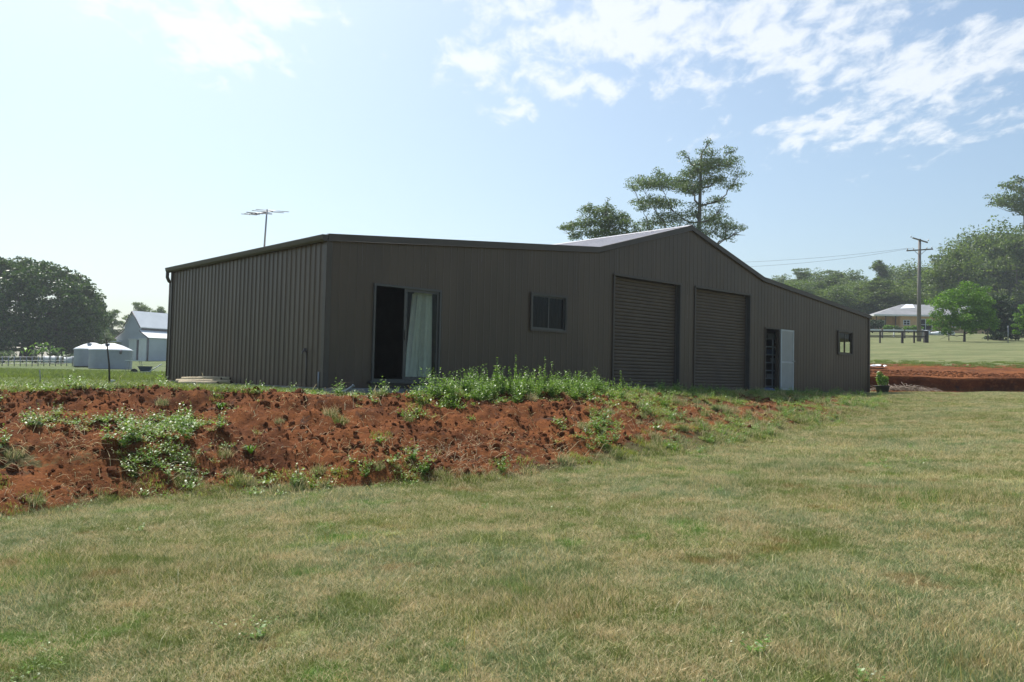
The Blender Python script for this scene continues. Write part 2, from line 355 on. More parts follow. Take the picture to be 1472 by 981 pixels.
def ground(X, Y, fine=True):
    X = np.asarray(X, float); Y = np.asarray(Y, float)
    b, yt, yc, t = zones(X, Y)
    L = lawnz(X, Y) + .05 * fbm(X * .5, Y * .5, 11, 3)
    zl = np.interp(Y, [10, 20, 60, 88, 110, 160, 1600], [-.1, -.12, -.1, 0, 1.15, 1.9, 6])
    cw = np.hypot(X, Y) - .9 * fbm(X * .12, Y * .12, 83, 2) - .22 * fbm(X * .45, Y * .45, 84, 2)
    Yr = np.where(np.hypot(X, Y) < 60, cw * .905, Y + (cw * .905 - Y) * np.clip((90 - Y) / 30, 0, 1)); Yr = np.where(Y < 0, Y, Yr)
    zr = np.interp(Yr, [10, 32, 37.60, 37.74, 44, 82, 130, 160, 210, 420, 1600], [-.12, -.1, .06, .66, 1.40, 4.6, 8.6, 12.5, 16, 26, 40])
    zr = zr + np.where((Y > 33) & (Y < 44), .10 * fbm(X * .35, Y * .2, 21, 3), 0)
    lo = np.interp(Y, [40, 70], [.32, -.1]); hi = np.interp(Y, [40, 70], [.42, .25])
    w = ss(lo, hi, b); back = zl * (1 - w) + zr * w
    hc = np.interp(b, _bh, _hh); d = ss(0, 1.8, Y - yc); back = np.where(Y < 60, hc * (1 - d) + back * d, back)
    back = back + np.where(Y > 45, .25 * fbm(X * .03, Y * .03, 31, 3) * np.clip((Y - 45) / 30, 0, 1), 0)
    prof = np.clip(t, 0, 1); prof = prof ** .85
    z = L + (back - L) * np.where(t <= 0, 0, prof)
    if fine:
        inb = np.clip(np.minimum(t * 5 + .15, (1.12 - t) * 4), 0, 1) * np.clip((yc - yt) / 2, 0, 1)
        rough = np.clip(1.15 - np.clip((b - .05) * 2.2, 0, .75), .3, 1) * inb
        A = .16 * fbm(X * 1.1, Y * 1.1, 41, 3) + .13 * fbm(X * 3.0, Y * 3.0, 47, 4) + .06 * np.abs(fbm(X * 8, Y * 8, 53, 3)) + .045 * fbm(X * 20, Y * 20, 59, 2)
        z = z + rough * A
        rid = (b > .33) & (np.hypot(X, Y) > 42) & (Y < 44.5)
        z = z + np.where(rid, .05 * fbm(X * 2.5, Y * 2.5, 61, 4), 0)
        z = z + np.where((t <= 0) | (Y > yc), .018 * fbm(X * 2.2, Y * 2.2, 67, 3), 0)
        # spoil bench on the left half of the bank
        z = z + .13 * np.exp(-((t - .38) / .16) ** 2) * ss(-.22, -.34, b) * (yc > yt)
    return z
def gz(x, y): return float(ground(np.array([x]), np.array([y]))[0])

ang = np.concatenate([np.linspace(-180, -38, 50, endpoint=False), np.linspace(-38, 38, 680), np.linspace(38, 180, 50)[1:]])
rad = [0.8]
while rad[-1] < 560:
    r = rad[-1]; k = .03 if r < 3 else .013 if r < 8 else .0045 if r < 17 else .009 if r < 30 else .012 if r < 40.5 else .0014 if r < 43.2 else .012 if r < 60 else .04
    rad.append(r * (1 + k))
rad = np.array(rad)
AA, RR = np.meshgrid(np.radians(ang), rad)
GX = RR * np.sin(AA); GY = RR * np.cos(AA)
GZ = ground(GX, GY)
cwv = (np.hypot(GX, GY) - .9 * fbm(GX * .12, GY * .12, 83, 2) - .22 * fbm(GX * .45, GY * .45, 84, 2)) * .905 - 37.71
bb_ = GX / np.maximum(GY, 1); shade_lip = np.where((cwv > -.2) & (cwv < .7) & (bb_ > .3) & (bb_ < 1), ss(-.11, .03, cwv) * (1 - ss(.03, .65, cwv)) * .42 * ss(.3, .42, bb_), 0)  # overhang shaped into the cut edge so its face falls in shade
GX = GX * (1 - shade_lip / RR); GY = GY * (1 - shade_lip / RR)
nr, na = GX.shape
idx = np.arange(nr * na).reshape(nr, na)
Fq = np.stack([idx[:-1, :-1], idx[:-1, 1:], idx[1:, 1:], idx[1:, :-1]], -1).reshape(-1, 4)[:, ::-1]
cxf = ((GX[:-1, :-1] + GX[1:, 1:]) / 2).ravel(); cyf = ((GY[:-1, :-1] + GY[1:, 1:]) / 2).ravel()
bf, ytf, ycf, tf = zones(cxf, cyf)
edge = .25 * fbm(cxf * 2.2, cyf * 2.2, 71, 3)
soil_f = (tf > 0) & (cyf < ycf + .25 + edge * 1.2) & (bf < .42 + edge * .2) & (cyf > 4)
rcf = np.hypot(cxf, cyf); cut_f = (bf > .34) & (rcf > 39.6 + 4 * edge) & (rcf < 48.6 + 2.2 * edge) & (bf < 1.1)
lawn_f = (~soil_f) & ((tf <= 0) | (cyf < 4) | ((bf >= .38) & (rcf <= 39.6 + 4 * edge))) & (~cut_f)
field_f = ~(soil_f | cut_f | lawn_f)
V = np.stack([GX, GY, GZ], -1).reshape(-1, 3)
def submesh(name, mask, m):
    Fs = Fq[mask]; used, inv = np.unique(Fs, return_inverse=True)
    me = npmesh(name, V[used], inv.reshape(-1, 4), m, True); o = link(name, me)
    return tag(o, kind='structure'), V[used]
centre = MB(); centre.v.append((0, 0, float(ground(np.array([0.0]), np.array([0.0]))[0])))
o_lawn, _ = submesh('lawn', lawn_f, M['lawn'])
o_soil, vs = submesh('soil_embankment', soil_f, M['soil'])
o_field, _ = submesh('field', field_f, M['field'])
o_cut, vc = submesh('soil_cutting', cut_f, M['soil'])
tag(o_lawn, 'mown patchy green and straw coloured lawn sloping in front of the bank'); tag(o_soil, 'raw red soil bank with clods and weeds in front of the brown barn')
tag(o_field, 'green pasture behind the barn and up the hill'); tag(o_cut, 'red soil cutting with a shaded face right of the barn')
def green_amount(X, Y):
    b, yt, yc, t = zones(X, Y)
    g = .0 + .42 * ss(.02, .2, b) + .30 * ss(-.1, .08, b) * ss(.55, .95, t)
    g = g + .35 * ss(-.15, 0, b) * ss(.2, .02, t) + .22 * ss(.18, .0, t)
    g = g + .55 * ss(-.33, -.42, b) * (ss(.05, .15, t) * ss(.72, .5, t)) * (fbm(X * .9, Y * .9, 77, 3) * 1.0 + .35)
    return np.clip(g, 0, 1)
at_ = o_soil.data.attributes.new('green', 'FLOAT', 'POINT'); at_.data.foreach_set('value', green_amount(vs[:, 0], vs[:, 1]).astype(np.float32))
at_ = o_cut.data.attributes.new('green', 'FLOAT', 'POINT'); at_.data.foreach_set('value', (.55 * ss(47.2, 48.8, np.hypot(vc[:, 0], vc[:, 1]))).astype(np.float32))

# ------------------------------------------------------------------ the brown barn
PHI = .743
barn = thing('farm_shed', 'long dark brown steel farm shed with central gable, two roller doors and sliding glass door', 'shed', (-3.674, 16.391, 0), PHI)
L_, D_ = 23.92, 8.10
KN = [(0, 2.945), (8.0, 3.66), (12.065, 4.80), (16.13, 3.66), (23.92, 2.93)]
def topz(u): return float(np.interp(u, [k[0] for k in KN], [k[1] for k in KN]))
OPEN = dict(slide=(1.078, 2.823, -.03, 2.13), win=(5.574, 6.797, 1.42, 2.31), r1=(8.66, 11.569, 0, 3.04), r2=(12.346, 15.31, 0, 3.04),
            pa=(16.247, 17.122, 0, 2.08), win2=(21.325, 22.469, 1.38, 2.243))
def rib_profile(length, nribs, q=(.36, .42, .60, .66)):
    p = length / nribs; xs = []
    for i in range(nribs):
        a = i * p
        xs += [(a + p * q[0], 0), (a + p * q[1], 1), (a + p * q[2], 1), (a + p * q[3], 0)]
    return [(0, 0)] + xs + [(length, 0)]
def sheets(name, length, nribs, per, top, openings, fn, m, parent, amp=.027, q=(.36, .42, .60, .66)):
    "profiled steel sheets, one object each; fn(s, out, z) -> local point"
    prof = rib_profile(length, nribs, q); X = [p[0] for p in prof]; Yv = [p[1] for p in prof]
    brk = sorted(set(X + [o[0] for o in openings] + [o[1] for o in openings] + [k[0] for k in KN if k[0] < length] + [i * length / nribs * per for i in range(nribs // per + 1)]))
    brk = [b for b in brk if 0 <= b <= length + 1e-6]
    w = length / nribs * per; mb = None
    for i in range(nribs // per):
        a, b = i * w, (i + 1) * w; lap = .0015 * (i % 2); cols = []
        for s0, s1 in zip(brk[:-1], brk[1:]):
            if s0 < a - 1e-6 or s1 > b + 1e-6 or s1 - s0 < 1e-5: continue
            o0 = float(np.interp(s0, X, Yv)) * amp + lap; o1 = float(np.interp(s1, X, Yv)) * amp + lap; mid = (s0 + s1) / 2
            ivs = [(-.03, None)]
            for (p, q, z0, z1) in openings:
                if p - 1e-6 <= mid <= q + 1e-6:
                    nv = []
                    for (c, d) in ivs:
                        if z0 > c + .01: nv.append((c, z0))
                        nv.append((z1, d))
                    ivs = nv
            cols.append((s0, s1, o0, o1, [v for v in ivs if v[1] is None or v[1] > v[0] + .01]))
        split = all(len(c[4]) > 1 for c in cols); parts = [MB(), MB()]
        for s0, s1, o0, o1, ivs in cols:
            for k, (c, d) in enumerate(ivs):
                t0 = top(s0) if d is None else d; t1 = top(s1) if d is None else d
                parts[k if split else 0].quad(fn(s0, o0, c), fn(s1, o1, c), fn(s1, o1, t1), fn(s0, o0, t0))
        for mb in parts:
            if mb.v: mb.build(name, m, parent)
ops = list(OPEN.values())
sheets('wall_sheet', L_, 120, 4, lambda s: topz(s) - .02, ops, lambda s, o, z: (s, -o, z), M['wall'], barn, .007, (.37, .43, .47, .53))
sheets('wall_sheet', D_, 40, 4, lambda s: 2.93, [], lambda s, o, z: (-o, D_ - s, z), M['wall'], barn, .019, (.20, .34, .66, .80))
sheets('wall_sheet', L_, 120, 8, lambda s: topz(s) - .02, [], lambda s, o, z: (s, D_ + o, z), M['wall'], barn)
WS = (.40, 2.0, 1.26, 2.02)
sheets('wall_sheet', D_, 40, 8, lambda s: 2.91, [WS], lambda s, o, z: (L_ + o, s, z), M['wall'], barn)
# roof sheets, ribs run down each slope
for (a, b) in zip(KN[:-1], KN[1:]):
    (u0, z0), (u1, z1) = a, b; du, dz = u1 - u0, z1 - z0; ln = math.hypot(du, dz); nx, nz = -dz / ln, du / ln
    e0 = .10 if u0 == 0 else .02; e1 = .10 if u1 == L_ else .02
    if z0 > z1: e0 = -.003
    else: e1 = -.003
    for i in range(10):
        mb = MB(); w = (D_ + .06) / 10; v0 = -.03 + i * w
        pr = [p for p in rib_profile(w, 4)]
        for (s0, o0), (s1, o1) in zip(pr[:-1], pr[1:]):
            o0 = o0 * .028 + .03 + .0015 * (i % 2); o1 = o1 * .028 + .03 + .0015 * (i % 2)
            def P(t, s, o): return (u0 + du * t + nx * o, v0 + s, z0 + dz * t + nz * o)
            ta, tb = -e0 / ln, 1 + e1 / ln
            mb.quad(P(ta, s0, o0), P(tb, s0, o0), P(tb, s1, o1), P(ta, s1, o1))
        mb.build('roof_sheet', M['roofmetal'], barn)
# ridge cap, barge flashings, corner flashings, gutters
mb = MB()
for sg in (-1, 1):
    u1 = 12.065 + sg * .22; z1 = 4.80 - .22 * .28
    mb.quad((12.065, -.05, 4.88), (u1, -.05, z1 + .065), (u1, D_ + .05, z1 + .065), (12.065, D_ + .05, 4.88))
mb.build('ridge_capping', M['roofmetal'], barn)
for vv, sg in ((-.034, -1), (D_ + .034, 1)):
    for (u0, z0), (u1, z1) in zip(KN[:-1], KN[1:]):
        mb = MB(); y0, y1 = sorted((vv, vv + sg * .02)); a = u0 - (.02 if u0 == 0 else 0); b = u1 + (.02 if u1 == L_ else 0)
        pts = [(a, z0 - .085), (b, z1 - .085), (b, z1 + .06), (a, z0 + .06)]
        mb.quad(*[(p[0], y0, p[1]) for p in pts]); mb.quad(*[(p[0], y1, p[1]) for p in pts][::-1])
        for i in range(4):
            p, q = pts[i], pts[(i + 1) % 4]; mb.quad((p[0], y0, p[1]), (p[0], y1, p[1]), (q[0], y1, q[1]), (q[0], y0, q[1]))
        # turned-over top leg and drip fold
        ya, yb = sorted((vv - sg * .10, vv + sg * .0205))
        mb.quad((a, ya, z0 + .061), (b, ya, z1 + .061), (b, yb, z1 + .061), (a, yb, z0 + .061))
        mb.tube([(a, vv + sg * .022, z0 - .085), (b, vv + sg * .022, z1 - .085)], .008, 6)
        mb.build('barge_flashing', M['gutter'], barn)
for (cu, cv) in ((0, 0), (0, D_), (L_, 0), (L_, D_)):
    su = -1 if cu == 0 else 1; sv = -1 if cv == 0 else 1; mb = MB()
    x0, x1 = sorted((cu + su * .036, cu - su * .075)); y0, y1 = sorted((cv + sv * .036, cv + sv * .031))
    mb.box(x0, x1, y0, y1, -.02, 2.86)
    y0, y1 = sorted((cv + sv * .0305, cv - sv * .075)); x0, x1 = sorted((cu + su * .0362, cu + su * .041))
    mb.box(x0, x1, y0, y1, -.02, 2.86); mb.build('corner_flashing', M['trim'], barn)
def gutter(side):
    x = -.034 if side < 0 else L_ + .034; w = .125; mb = MB(); y0, y1 = -.05, D_ + .16
    def X(d): return x + side * d
    pr = [(0, 2.97), (0, 2.855), (w * .62, 2.85), (w * .86, 2.885), (w, 2.955), (w, 2.975), (w - .018, 2.975), (w - .018, 2.955), (w * .8, 2.892), (w * .6, 2.862), (.006, 2.866), (.006, 2.97)]
    for i in range(len(pr)):
        p, q = pr[i], pr[(i + 1) % len(pr)]; mb.quad((X(p[0]), y0, p[1]), (X(q[0]), y0, q[1]), (X(q[0]), y1, q[1]), (X(p[0]), y1, p[1]))
    for yy in (y0, y1): mb.quad(*[(X(p[0]), yy, p[1]) for p in pr[:6]])
    mb.build('gutter', M['gutter'], barn)
    mb = MB(); xx = X(.07); yy = D_ + .11
    mb.tube([(xx, yy, 2.86), (xx, yy, 2.72), (X(.02), yy, 2.62), (X(-.03), yy, 2.60)], .045, 10)
    mb.tube([(X(-.03), yy, 2.62), (X(-.03), yy, .02)], .045, 10); mb.build('downpipe', M['gutter'], barn)
gutter(-1); gutter(1)
mb = MB(); mb.box(-.02, L_ + .02, -.02, D_ + .02, -.35, -.032); mb.build('concrete_slab', M['concrete'], barn)
mb = MB(); mb.box(-.45, 3.3, -.55, -.0205, -.30, -.105); mb.box(-.45, -.0205, -.0204, 2.2, -.30, -.106); mb.build('concrete_apron', M['concrete'], barn)
mb = MB(); mb.box(.06, L_ - .06, .06, D_ - .06, -.0315, .0); mb.build('floor', M['concrete'], barn)
# steel portal frames and lined partitions inside (seen dimly through the openings)
for u in (3.9, 8.0, 12.06, 16.13, 20.0):
    mb = MB()
    for v in (.12, D_ - .27): mb.box(u - .05, u + .05, v, v + .15, 0, topz(u) - .12)
    mb.box(u - .04, u + .04, .27, D_ - .27, topz(u) - .30, topz(u) - .12); mb.build('portal_frame', M['steelgrey'], barn)
for up in (19.1, 4.6): mb = MB(); mb.box(up, up + .08, .1, D_ - .1, 0, 2.75); mb.build('partition', M['inside'], barn)
# sliding glass door
def frame_rect(mb, u0, u1, z0, z1, y0, y1, t, bottom=True):
    mb.box(u0, u0 + t, y0, y1, z0, z1); mb.box(u1 - t, u1, y0, y1, z0, z1)
    mb.box(u0 + t, u1 - t, y0, y1, z1 - t, z1)
    if bottom: mb.box(u0 + t, u1 - t, y0, y1, z0, z0 + t)
def eobj(name, parent, loc=(0, 0, 0)):
    o = bpy.data.objects.new(name, None); COL.objects.link(o); o.parent = parent; o.location = loc; return o
u0, u1, z0, z1 = OPEN['slide']; z0 = .12
mb = MB(); mb.box(u0, u1, -.03, .05, -.03, z0 - .046); mb.build('threshold', M['trim'], barn)
sd_ = MB(); frame_rect(sd_, u0, u1, z0, z1, -.05, .08, .045); sdo = sd_.build('sliding_door', M['alul'], barn)
mb = MB(); mb.box(u0 - .06, u1 + .06, -.10, .0605, z0 - .045, z0 - .001); mb.build('sill', M['alul'], sdo)
um = (u0 + u1) / 2 - .02
mb = MB(); frame_rect(mb, um - .07, um + .85, z0 + .045, z1 - .045, -.012, .022, .055); mb.build('sash', M['alul'], sdo)
mb = MB(); frame_rect(mb, um - .01, u1 - .045, z0 + .046, z1 - .046, .035, .066, .05); mb.build('sash', M['alul'], sdo)
mb = MB(); mb.quad((um - .015, .005, z0 + .1), (um + .795, .005, z0 + .1), (um + .795, .005, z1 - .1), (um - .015, .005, z1 - .1)); mb.build('glass_pane', M['glass'], sdo)
mb = MB(); mb.box(um - .05, um - .03, -.035, -.0125, 1.0, 1.2); mb.build('handle', M['trim'], sdo)
mb = MB(); mb.box(u0 + .9, u1 + .02, -.34, -.11, -.06, .035); mb.build('door_step', M['concrete'], barn)
def curtain(ua, ub, ut, z0, z1, label):
    me = MB(); n = 56; rows = 10
    vs = []
    for j in range(rows + 1):
        t = j / rows; lo = ua[0] + (ua[1] - ua[0]) * t; hi = ub[0] + (ub[1] - ub[0]) * t
        for i in range(n + 1):
            s = i / n; ph = s * math.pi * 2 * 2.7
            vs.append((lo + (hi - lo) * s + .008 * math.sin(ph * 2 + t), .21 + .09 * math.sin(ph + .5 * math.sin(t * 2)) * (.7 + .3 * t), z0 + (z1 - z0) * t))
    me.v = vs
    for j in range(rows):
        for i in range(n):
            a = j * (n + 1) + i; me.f.append((a, a + 1, a + n + 2, a + n + 1)); me.sm.append(True)
    o = thing('curtain', label, 'curtain', barn.location, PHI)
    me.build('drape', M['curtain'], o)
    k = MB(); k.box(ub[1] * 0 + min(ua[1], ub[1]) - .02, max(ua[1], ub[1]) + .02, .14, .20, z1, z1 + .03); k.build('heading_tape', M['curtain'], o)
# bottoms wider than tops: (bottom, top)
curtain((2.06, 2.27), (2.36, 2.42), 0, .16, 2.03, 'pale mint curtain drawn to the left inside the sliding glass door')
curtain((2.43, 2.48), (2.74, 2.69), 0, .16, 2.03, 'pale mint curtain hanging at the right edge inside the sliding glass door')
# slider windows
def slider(key, gm, fm, face=-1, base=None, along='u'):
    u0, u1, z0, z1 = base or OPEN[key]
    def T(mb):
        if along == 'v': mb.v = [(L_ - p[1] * -1 * 1 + 0, p[0], p[2]) for p in mb.v]
        return mb
    mb = MB(); frame_rect(mb, u0, u1, z0, z1, -.045, .06, .04); fo = T(mb).build('window', fm, barn); mid = (u0 + u1) / 2
    mb = MB(); frame_rect(mb, u0 - .03, u1 + .03, z0 - .03, z1 + .03, -.052, -.0455, .04); T(mb).build('window_trim', M['trim'], fo)
    for k, (a, b, y) in enumerate(((u0 + .04, mid + .02, .0), (mid - .02, u1 - .04, .028))):
        mb = MB(); frame_rect(mb, a, b, z0 + .041, z1 - .041, y - .010, y + .012, .03); T(mb).build('sash', fm, fo)
        mb = MB(); mb.quad((a + .03, y, z0 + .07), (b - .03, y, z0 + .07), (b - .03, y, z1 - .07), (a + .03, y, z1 - .07)); T(mb).build('glass_pane', gm, fo)
slider('win', M['glassd'], M['alul']); slider('win2', M['glass'], M['trim'])
slider(None, M['glass'], M['trim'], base=WS, along='v')
# roller doors
for key in ('r1', 'r2'):
    u0, u1, z0, z1 = OPEN[key]; mb = MB(); n = 32; h = (z1 - .02) / n; y = .13
    prev = None
    for i in range(n):
        for q, (dz, dy) in enumerate(((0, 0), (.18, -.016), (.5, -.020), (.82, -.016), (.93, .0))):
            z = .01 + (i + dz) * h; p = (z, y + dy)
            if prev: mb.quad((u0 + .04, prev[1], prev[0]), (u1 - .04, prev[1], prev[0]), (u1 - .04, p[1], p[0]), (u0 + .04, p[1], p[0]))
            prev = p
    rd = mb.build('roller_door', M['roller'], barn)
    mb = MB(); mb.box(u0 + .04, u1 - .04, y - .03, y + .02, .002, .055); mb.build('bottom_rail', M['trim'], rd)
    for uu, s in ((u0, 1), (u1, -1)):
        mb = MB(); a, b = sorted((uu, uu + s * .075)); mb.box(a, b, .085, .1, .0, z1); a, b = sorted((uu, uu + s * .012)); mb.box(a, b, -.028, .0845, 0, z1); mb.build('guide', M['alul'] if s < 0 else M['trim'], rd)
        mb = MB(); a, b = sorted((uu - s * .003, uu - s * .06)); mb.box(a, b, -.036, -.030, 0, z1 + .05); mb.build('jamb_flashing', M['trim'], rd)
    mb = MB(); mb.box(u0 - .06, u1 + .07, -.055, -.0365, z1 - .005, z1 + .055); mb.box(u0, u1, -.036, .10, z1 - .006, z1 + .002); mb.build('head_flashing', M['trim'], rd)
    mb = MB(); mb.tube([(u0, .38, z1 + .02), (u1, .38, z1 + .02)], .19, 16); mb.build('drum', M['trim'], rd)
# personal access door, leaf folded back flat against the wall
u0, u1, z0, z1 = OPEN['pa']
mb = MB(); frame_rect(mb, u0, u1, 0, z1, -.04, .08, .035, False); pd = mb.build('access_door', M['trim'], barn)
a, b = u1 + .01, u1 + .865; mb = MB(); mb.box(a, b, -.082, -.050, .02, z1 - .02); lf = mb.build('door_leaf', M['doorleaf'], pd); lf['label'] = 'pale grey door leaf folded back against the wall'
mb = MB()
frame_rect(mb, a, b, .02, z1 - .02, -.096, -.0822, .055); mb.box(a + .055, b - .055, -.10, -.0822, .93, .99); mb.build('door_rail', M['doorrim'], pd)
mb = MB(); mb.box(b - .02, b + .05, -.12, -.097, .99, 1.03); mb.tube([(b - .08, -.096, 1.0), (b - .08, -.15, 1.0), (b - .19, -.15, 1.0)], .012, 8); mb.build('handle', M['steelgrey'], pd)
# tap and conduit on the left wall
mb = MB(); mb.tube([(-.02, .62, .0), (-.05, .62, .02), (-.05, .62, .68)], .014, 8); tp = mb.build('tap_pipe', M['trim'], barn)
mb = MB(); mb.tube([(-.05, .62, .67), (-.09, .62, .70), (-.14, .62, .685), (-.15, .62, .64)], [.022, .022, .018, .015], 8); mb.box(-.12, -.06, .60, .64, .715, .745); mb.build('tap', M['shedtrim'], tp)
mb = MB(); mb.tube([(-.045, .12, -.1), (-.045, .12, .28)], .02, 8); mb.build('conduit', M['steelgrey'], barn)

def onbarn(u, v, w=0):
    c, s = math.cos(PHI), math.sin(PHI); return Vector((-3.674 + u * c - v * s, 16.391 + u * s + v * c, w))
# shelf unit inside the access door
sh = thing('shelf_unit', 'pale metal shelving just inside the open access door of the brown shed', 'shelving', onbarn(17.72, .30), PHI)
for x in (-.42, .38):
    for y in (0, .35):
        mb = MB(); mb.box(x, x + .035, y, y + .035, 0, 1.95); mb.build('upright', M['shelf'], sh)
for i in range(7):
    mb = MB(); mb.box(-.415, .41, .004, .382, .12 + i * .27, .155 + i * .27); mb.build('shelf', M['shelf'], sh)
for i, (z, x, w, h, c) in enumerate(((1.235, -.3, .2, .14, 'blue'), (.965, -.05, .3, .12, 'shelf'), (.425, -.3, .35, .12, 'doorleaf'), (1.775, -.25, .45, .16, 'shelf'), (1.505, .05, .2, .10, 'timberend'))):
    mb = MB(); mb.box(x, x + w, .06, .3, z, z + h); mb.box(x - .01, x + w + .01, .05, .31, z + h, z + h + .02)
    q = mb.build('storage_box', M[c], None); q.location = onbarn(17.72, .30); q.rotation_euler = (0, 0, PHI)
    tag(q, ['dark blue lidded box on the fifth shelf inside the access door', 'wide pale box on the fourth shelf inside the access door', 'low grey box on the second shelf inside the access door',
            'large pale box on the top shelf inside the access door', 'small brown box near the top of the shelving inside the access door'][i], 'box', 'boxes on the shelving')

# TV antenna on the left roof
def antenna():
    Y = 21.0; base = None
    for Yt in np.linspace(17, 27, 200):      # find where the sight line to the mast foot meets the roof
        p = at(380, 353, Yt); c, s = math.cos(PHI), math.sin(PHI); dx, dy = p.x + 3.674, p.y - 16.391; u, v = dx * c + dy * s, -dx * s + dy * c
        if 0 < v < D_ and 0 < u < 8 and p.z <= topz(u) + .12: base = p; break
    if base is None: base = onbarn(1.6, 5.0, topz(1.6) + .03)
    u = (base.x + 3.674) * math.cos(PHI) + (base.y - 16.391) * math.sin(PHI); base.z = topz(u) + .02
    Yb = base.y; top = at(383, 301, Yb); H = top.z - base.z
    t = thing('tv_antenna', 'thin grey television antenna on a mast above the left end of the roof', 'antenna', base)
    mb = MB(); mb.tube([(0, 0, 0), (.03, 0, H)], [.022, .017], 8); mb.build('mast', M['steelgrey'], t)
    mb = MB(); mb.box(-.08, .08, -.08, .08, -.02, .01); mb.build('roof_bracket', M['steelgrey'], t)
    mb = MB(); a = Vector((-.30, -.20, H - .165)); b = Vector((.13, .12, H - .02)); mb.tube([a, b], .016, 6); mb.build('boom', M['shedtrim'], t)
    for f, ln, dz in ((.0, .62, 0), (.12, .60, 0), (.42, 1.0, .0), (.78, 1.25, .02), (.97, 1.3, .05), (.3, .55, 0)):
        p = a.lerp(b, f) + Vector((0, 0, dz * .3)); d = Vector((.97, -.20, -.085)).normalized() * (ln / 2) * .62
        mb = MB(); mb.tube([p - d, p + d], .0085 if f != .42 else .013, 5); mb.build('element', M['steelgrey'], t)
antenna()

# ------------------------------------------------------------------ small things by the barn
def post_pile():
    t = None
    rows = [((254, 548.5), (332, 549.5), 19.2, .055), ((262, 544.8), (318, 545.2), 19.6, .045), ((285, 544), (331, 544.8), 19.75, .048), ((258, 551), (313, 552.2), 18.8, .06)]
    labs = ['pale round timber post at the back left of the log pile by the left wall', 'thin pale timber post on top of the left half of the log pile',
            'pale timber post with dark end lying at the right of the log pile', 'thickest pale timber post at the front of the log pile']
    for i, (a, b, Y, r) in enumerate(rows):
        A = at(a[0], a[1], Y); B = at(b[0], b[1], Y - .25)
        o = thing('timber_post', labs[i], 'timber post', A, 0, 'round timber posts stacked beside the left wall'); d = B - A
        mb = MB(); mb.tube([Vector((0, 0, 0)), d * .33 + Vector((0, 0, .006)), d * .66, d], [r * 1.02, r, r * .96, r * .93], 14); mb.build('shaft', M['timber'], o)
        mb = MB(); mb.tube([d, d * 1.006], [r * .8, r * .78], 12); mb.build('end_face', M['timberend'], o)
post_pile()
p = at(352, 551, 18.8); t = thing('timber_offcut', 'weathered grey board end lying right of the log pile', 'board', (p.x, p.y, gz(p.x, p.y) + .0), R(8))
mb = MB(); mb.box(-.28, .28, -.05, .05, .0, .035); mb.build('board', M['polewood'], t); mb = MB(); mb.box(.12, .30, -.04, .06, .036, .07); mb.build('board', M['timberend'], t)
p = at(497, 554, 15.6); zt = gz(p.x, p.y); t = thing('bent_pipe', 'short bent grey downpipe offcut lying by the shed corner', 'pipe', (p.x, p.y, zt), 0)
mb = MB(); mb.tube([(-.14, 0, .03), (0, 0, .045), (.06, .0, .09), (.14, 0, .15)], .024, 10); mb.build('pipe', M['steelgrey'], t)
mb = MB(); mb.tube([(.13, 0, .143), (.155, 0, .162)], .031, 10); mb.build('socket', M['steelgrey'], t)
# potted plant right corner
p = onbarn(24.35, -.35); zt = gz(p.x, p.y); pot = thing('potted_plant', 'leafy green plant in a black tub at the right corner of the shed', 'potted plant', (p.x, p.y, zt))
mb = MB(); mb.lathe([(.01, 0), (.20, 0), (.26, .30), (.28, .30), (.28, .34), (.24, .34), (.22, .27), (.0, .27)], seg=20); mb.build('pot', M['pot'], pot)
def leafcloud(cs, rs, n, size, up=.3, flat=1.0, rng=RS, shell=.0, aspect=.5):
    "cloud of pointed leaves (quads) in ellipsoidal clumps: centres Nx3, radii Nx3"
    cs = np.asarray(cs, float); rs = np.asarray(rs, float); k = len(cs)
    vol = rs.prod(1) ** (2 / 3); pick = rng.choice(k, n, p=vol / vol.sum())
    d = rng.normal(size=(n, 3)); d /= np.linalg.norm(d, axis=1)[:, None]
    rr = (shell + (1 - shell) * rng.rand(n)) ** (1 / 2.2)
    P = cs[pick] + d * rr[:, None] * rs[pick]
    a = rng.normal(size=(n, 3)); a /= np.linalg.norm(a, axis=1)[:, None]
    nrm = rng.normal(size=(n, 3)) * .8 + d * .5; nrm[:, 2] += up; nrm /= np.linalg.norm(nrm, axis=1)[:, None]
    a = a - (a * nrm).sum(1)[:, None] * nrm; a /= np.linalg.norm(a, axis=1)[:, None] + 1e-9
    b = np.cross(nrm, a); s = (size * (.55 + .9 * rng.rand(n)))[:, None]
    V = np.stack([P - a * s, P + b * s * aspect, P + a * s, P - b * s * aspect], 1).reshape(-1, 3)
    return V, np.arange(n * 4).reshape(n, 4)
Vl, Fl = leafcloud([(0, 0, .5), (-.12, 0, .7), (.12, .05, .62)], [(.22, .2, .2), (.14, .14, .2), (.12, .12, .16)], 420, .055)
link('leaves', npmesh('leaves', Vl, Fl, M['leaf_weed']), pot)
# twig heap
p = at(1298, 557, 35.5); zt = gz(p.x, p.y); mb = MB()
for i in range(260):
    x = RS.normal() * .62; y = RS.normal() * .30; h = max(0, .16 - .12 * abs(x)) * RS.rand(); a = RS.rand() * 6.28; l = .15 + .3 * RS.rand()
    q = Vector((math.cos(a) * l, math.sin(a) * l, RS.normal() * .08)); c = Vector((x, y, .03 + h))
    mb.tube([c - q, c + Vector((0, 0, .05 * RS.rand())), c + q], [.012, .010, .004], 4, False)
tw = mb.build('brushwood_heap', M['twig'], None, (p.x, p.y, zt)); tag(tw, 'heap of bleached twigs in front of the red soil cutting', 'brushwood')
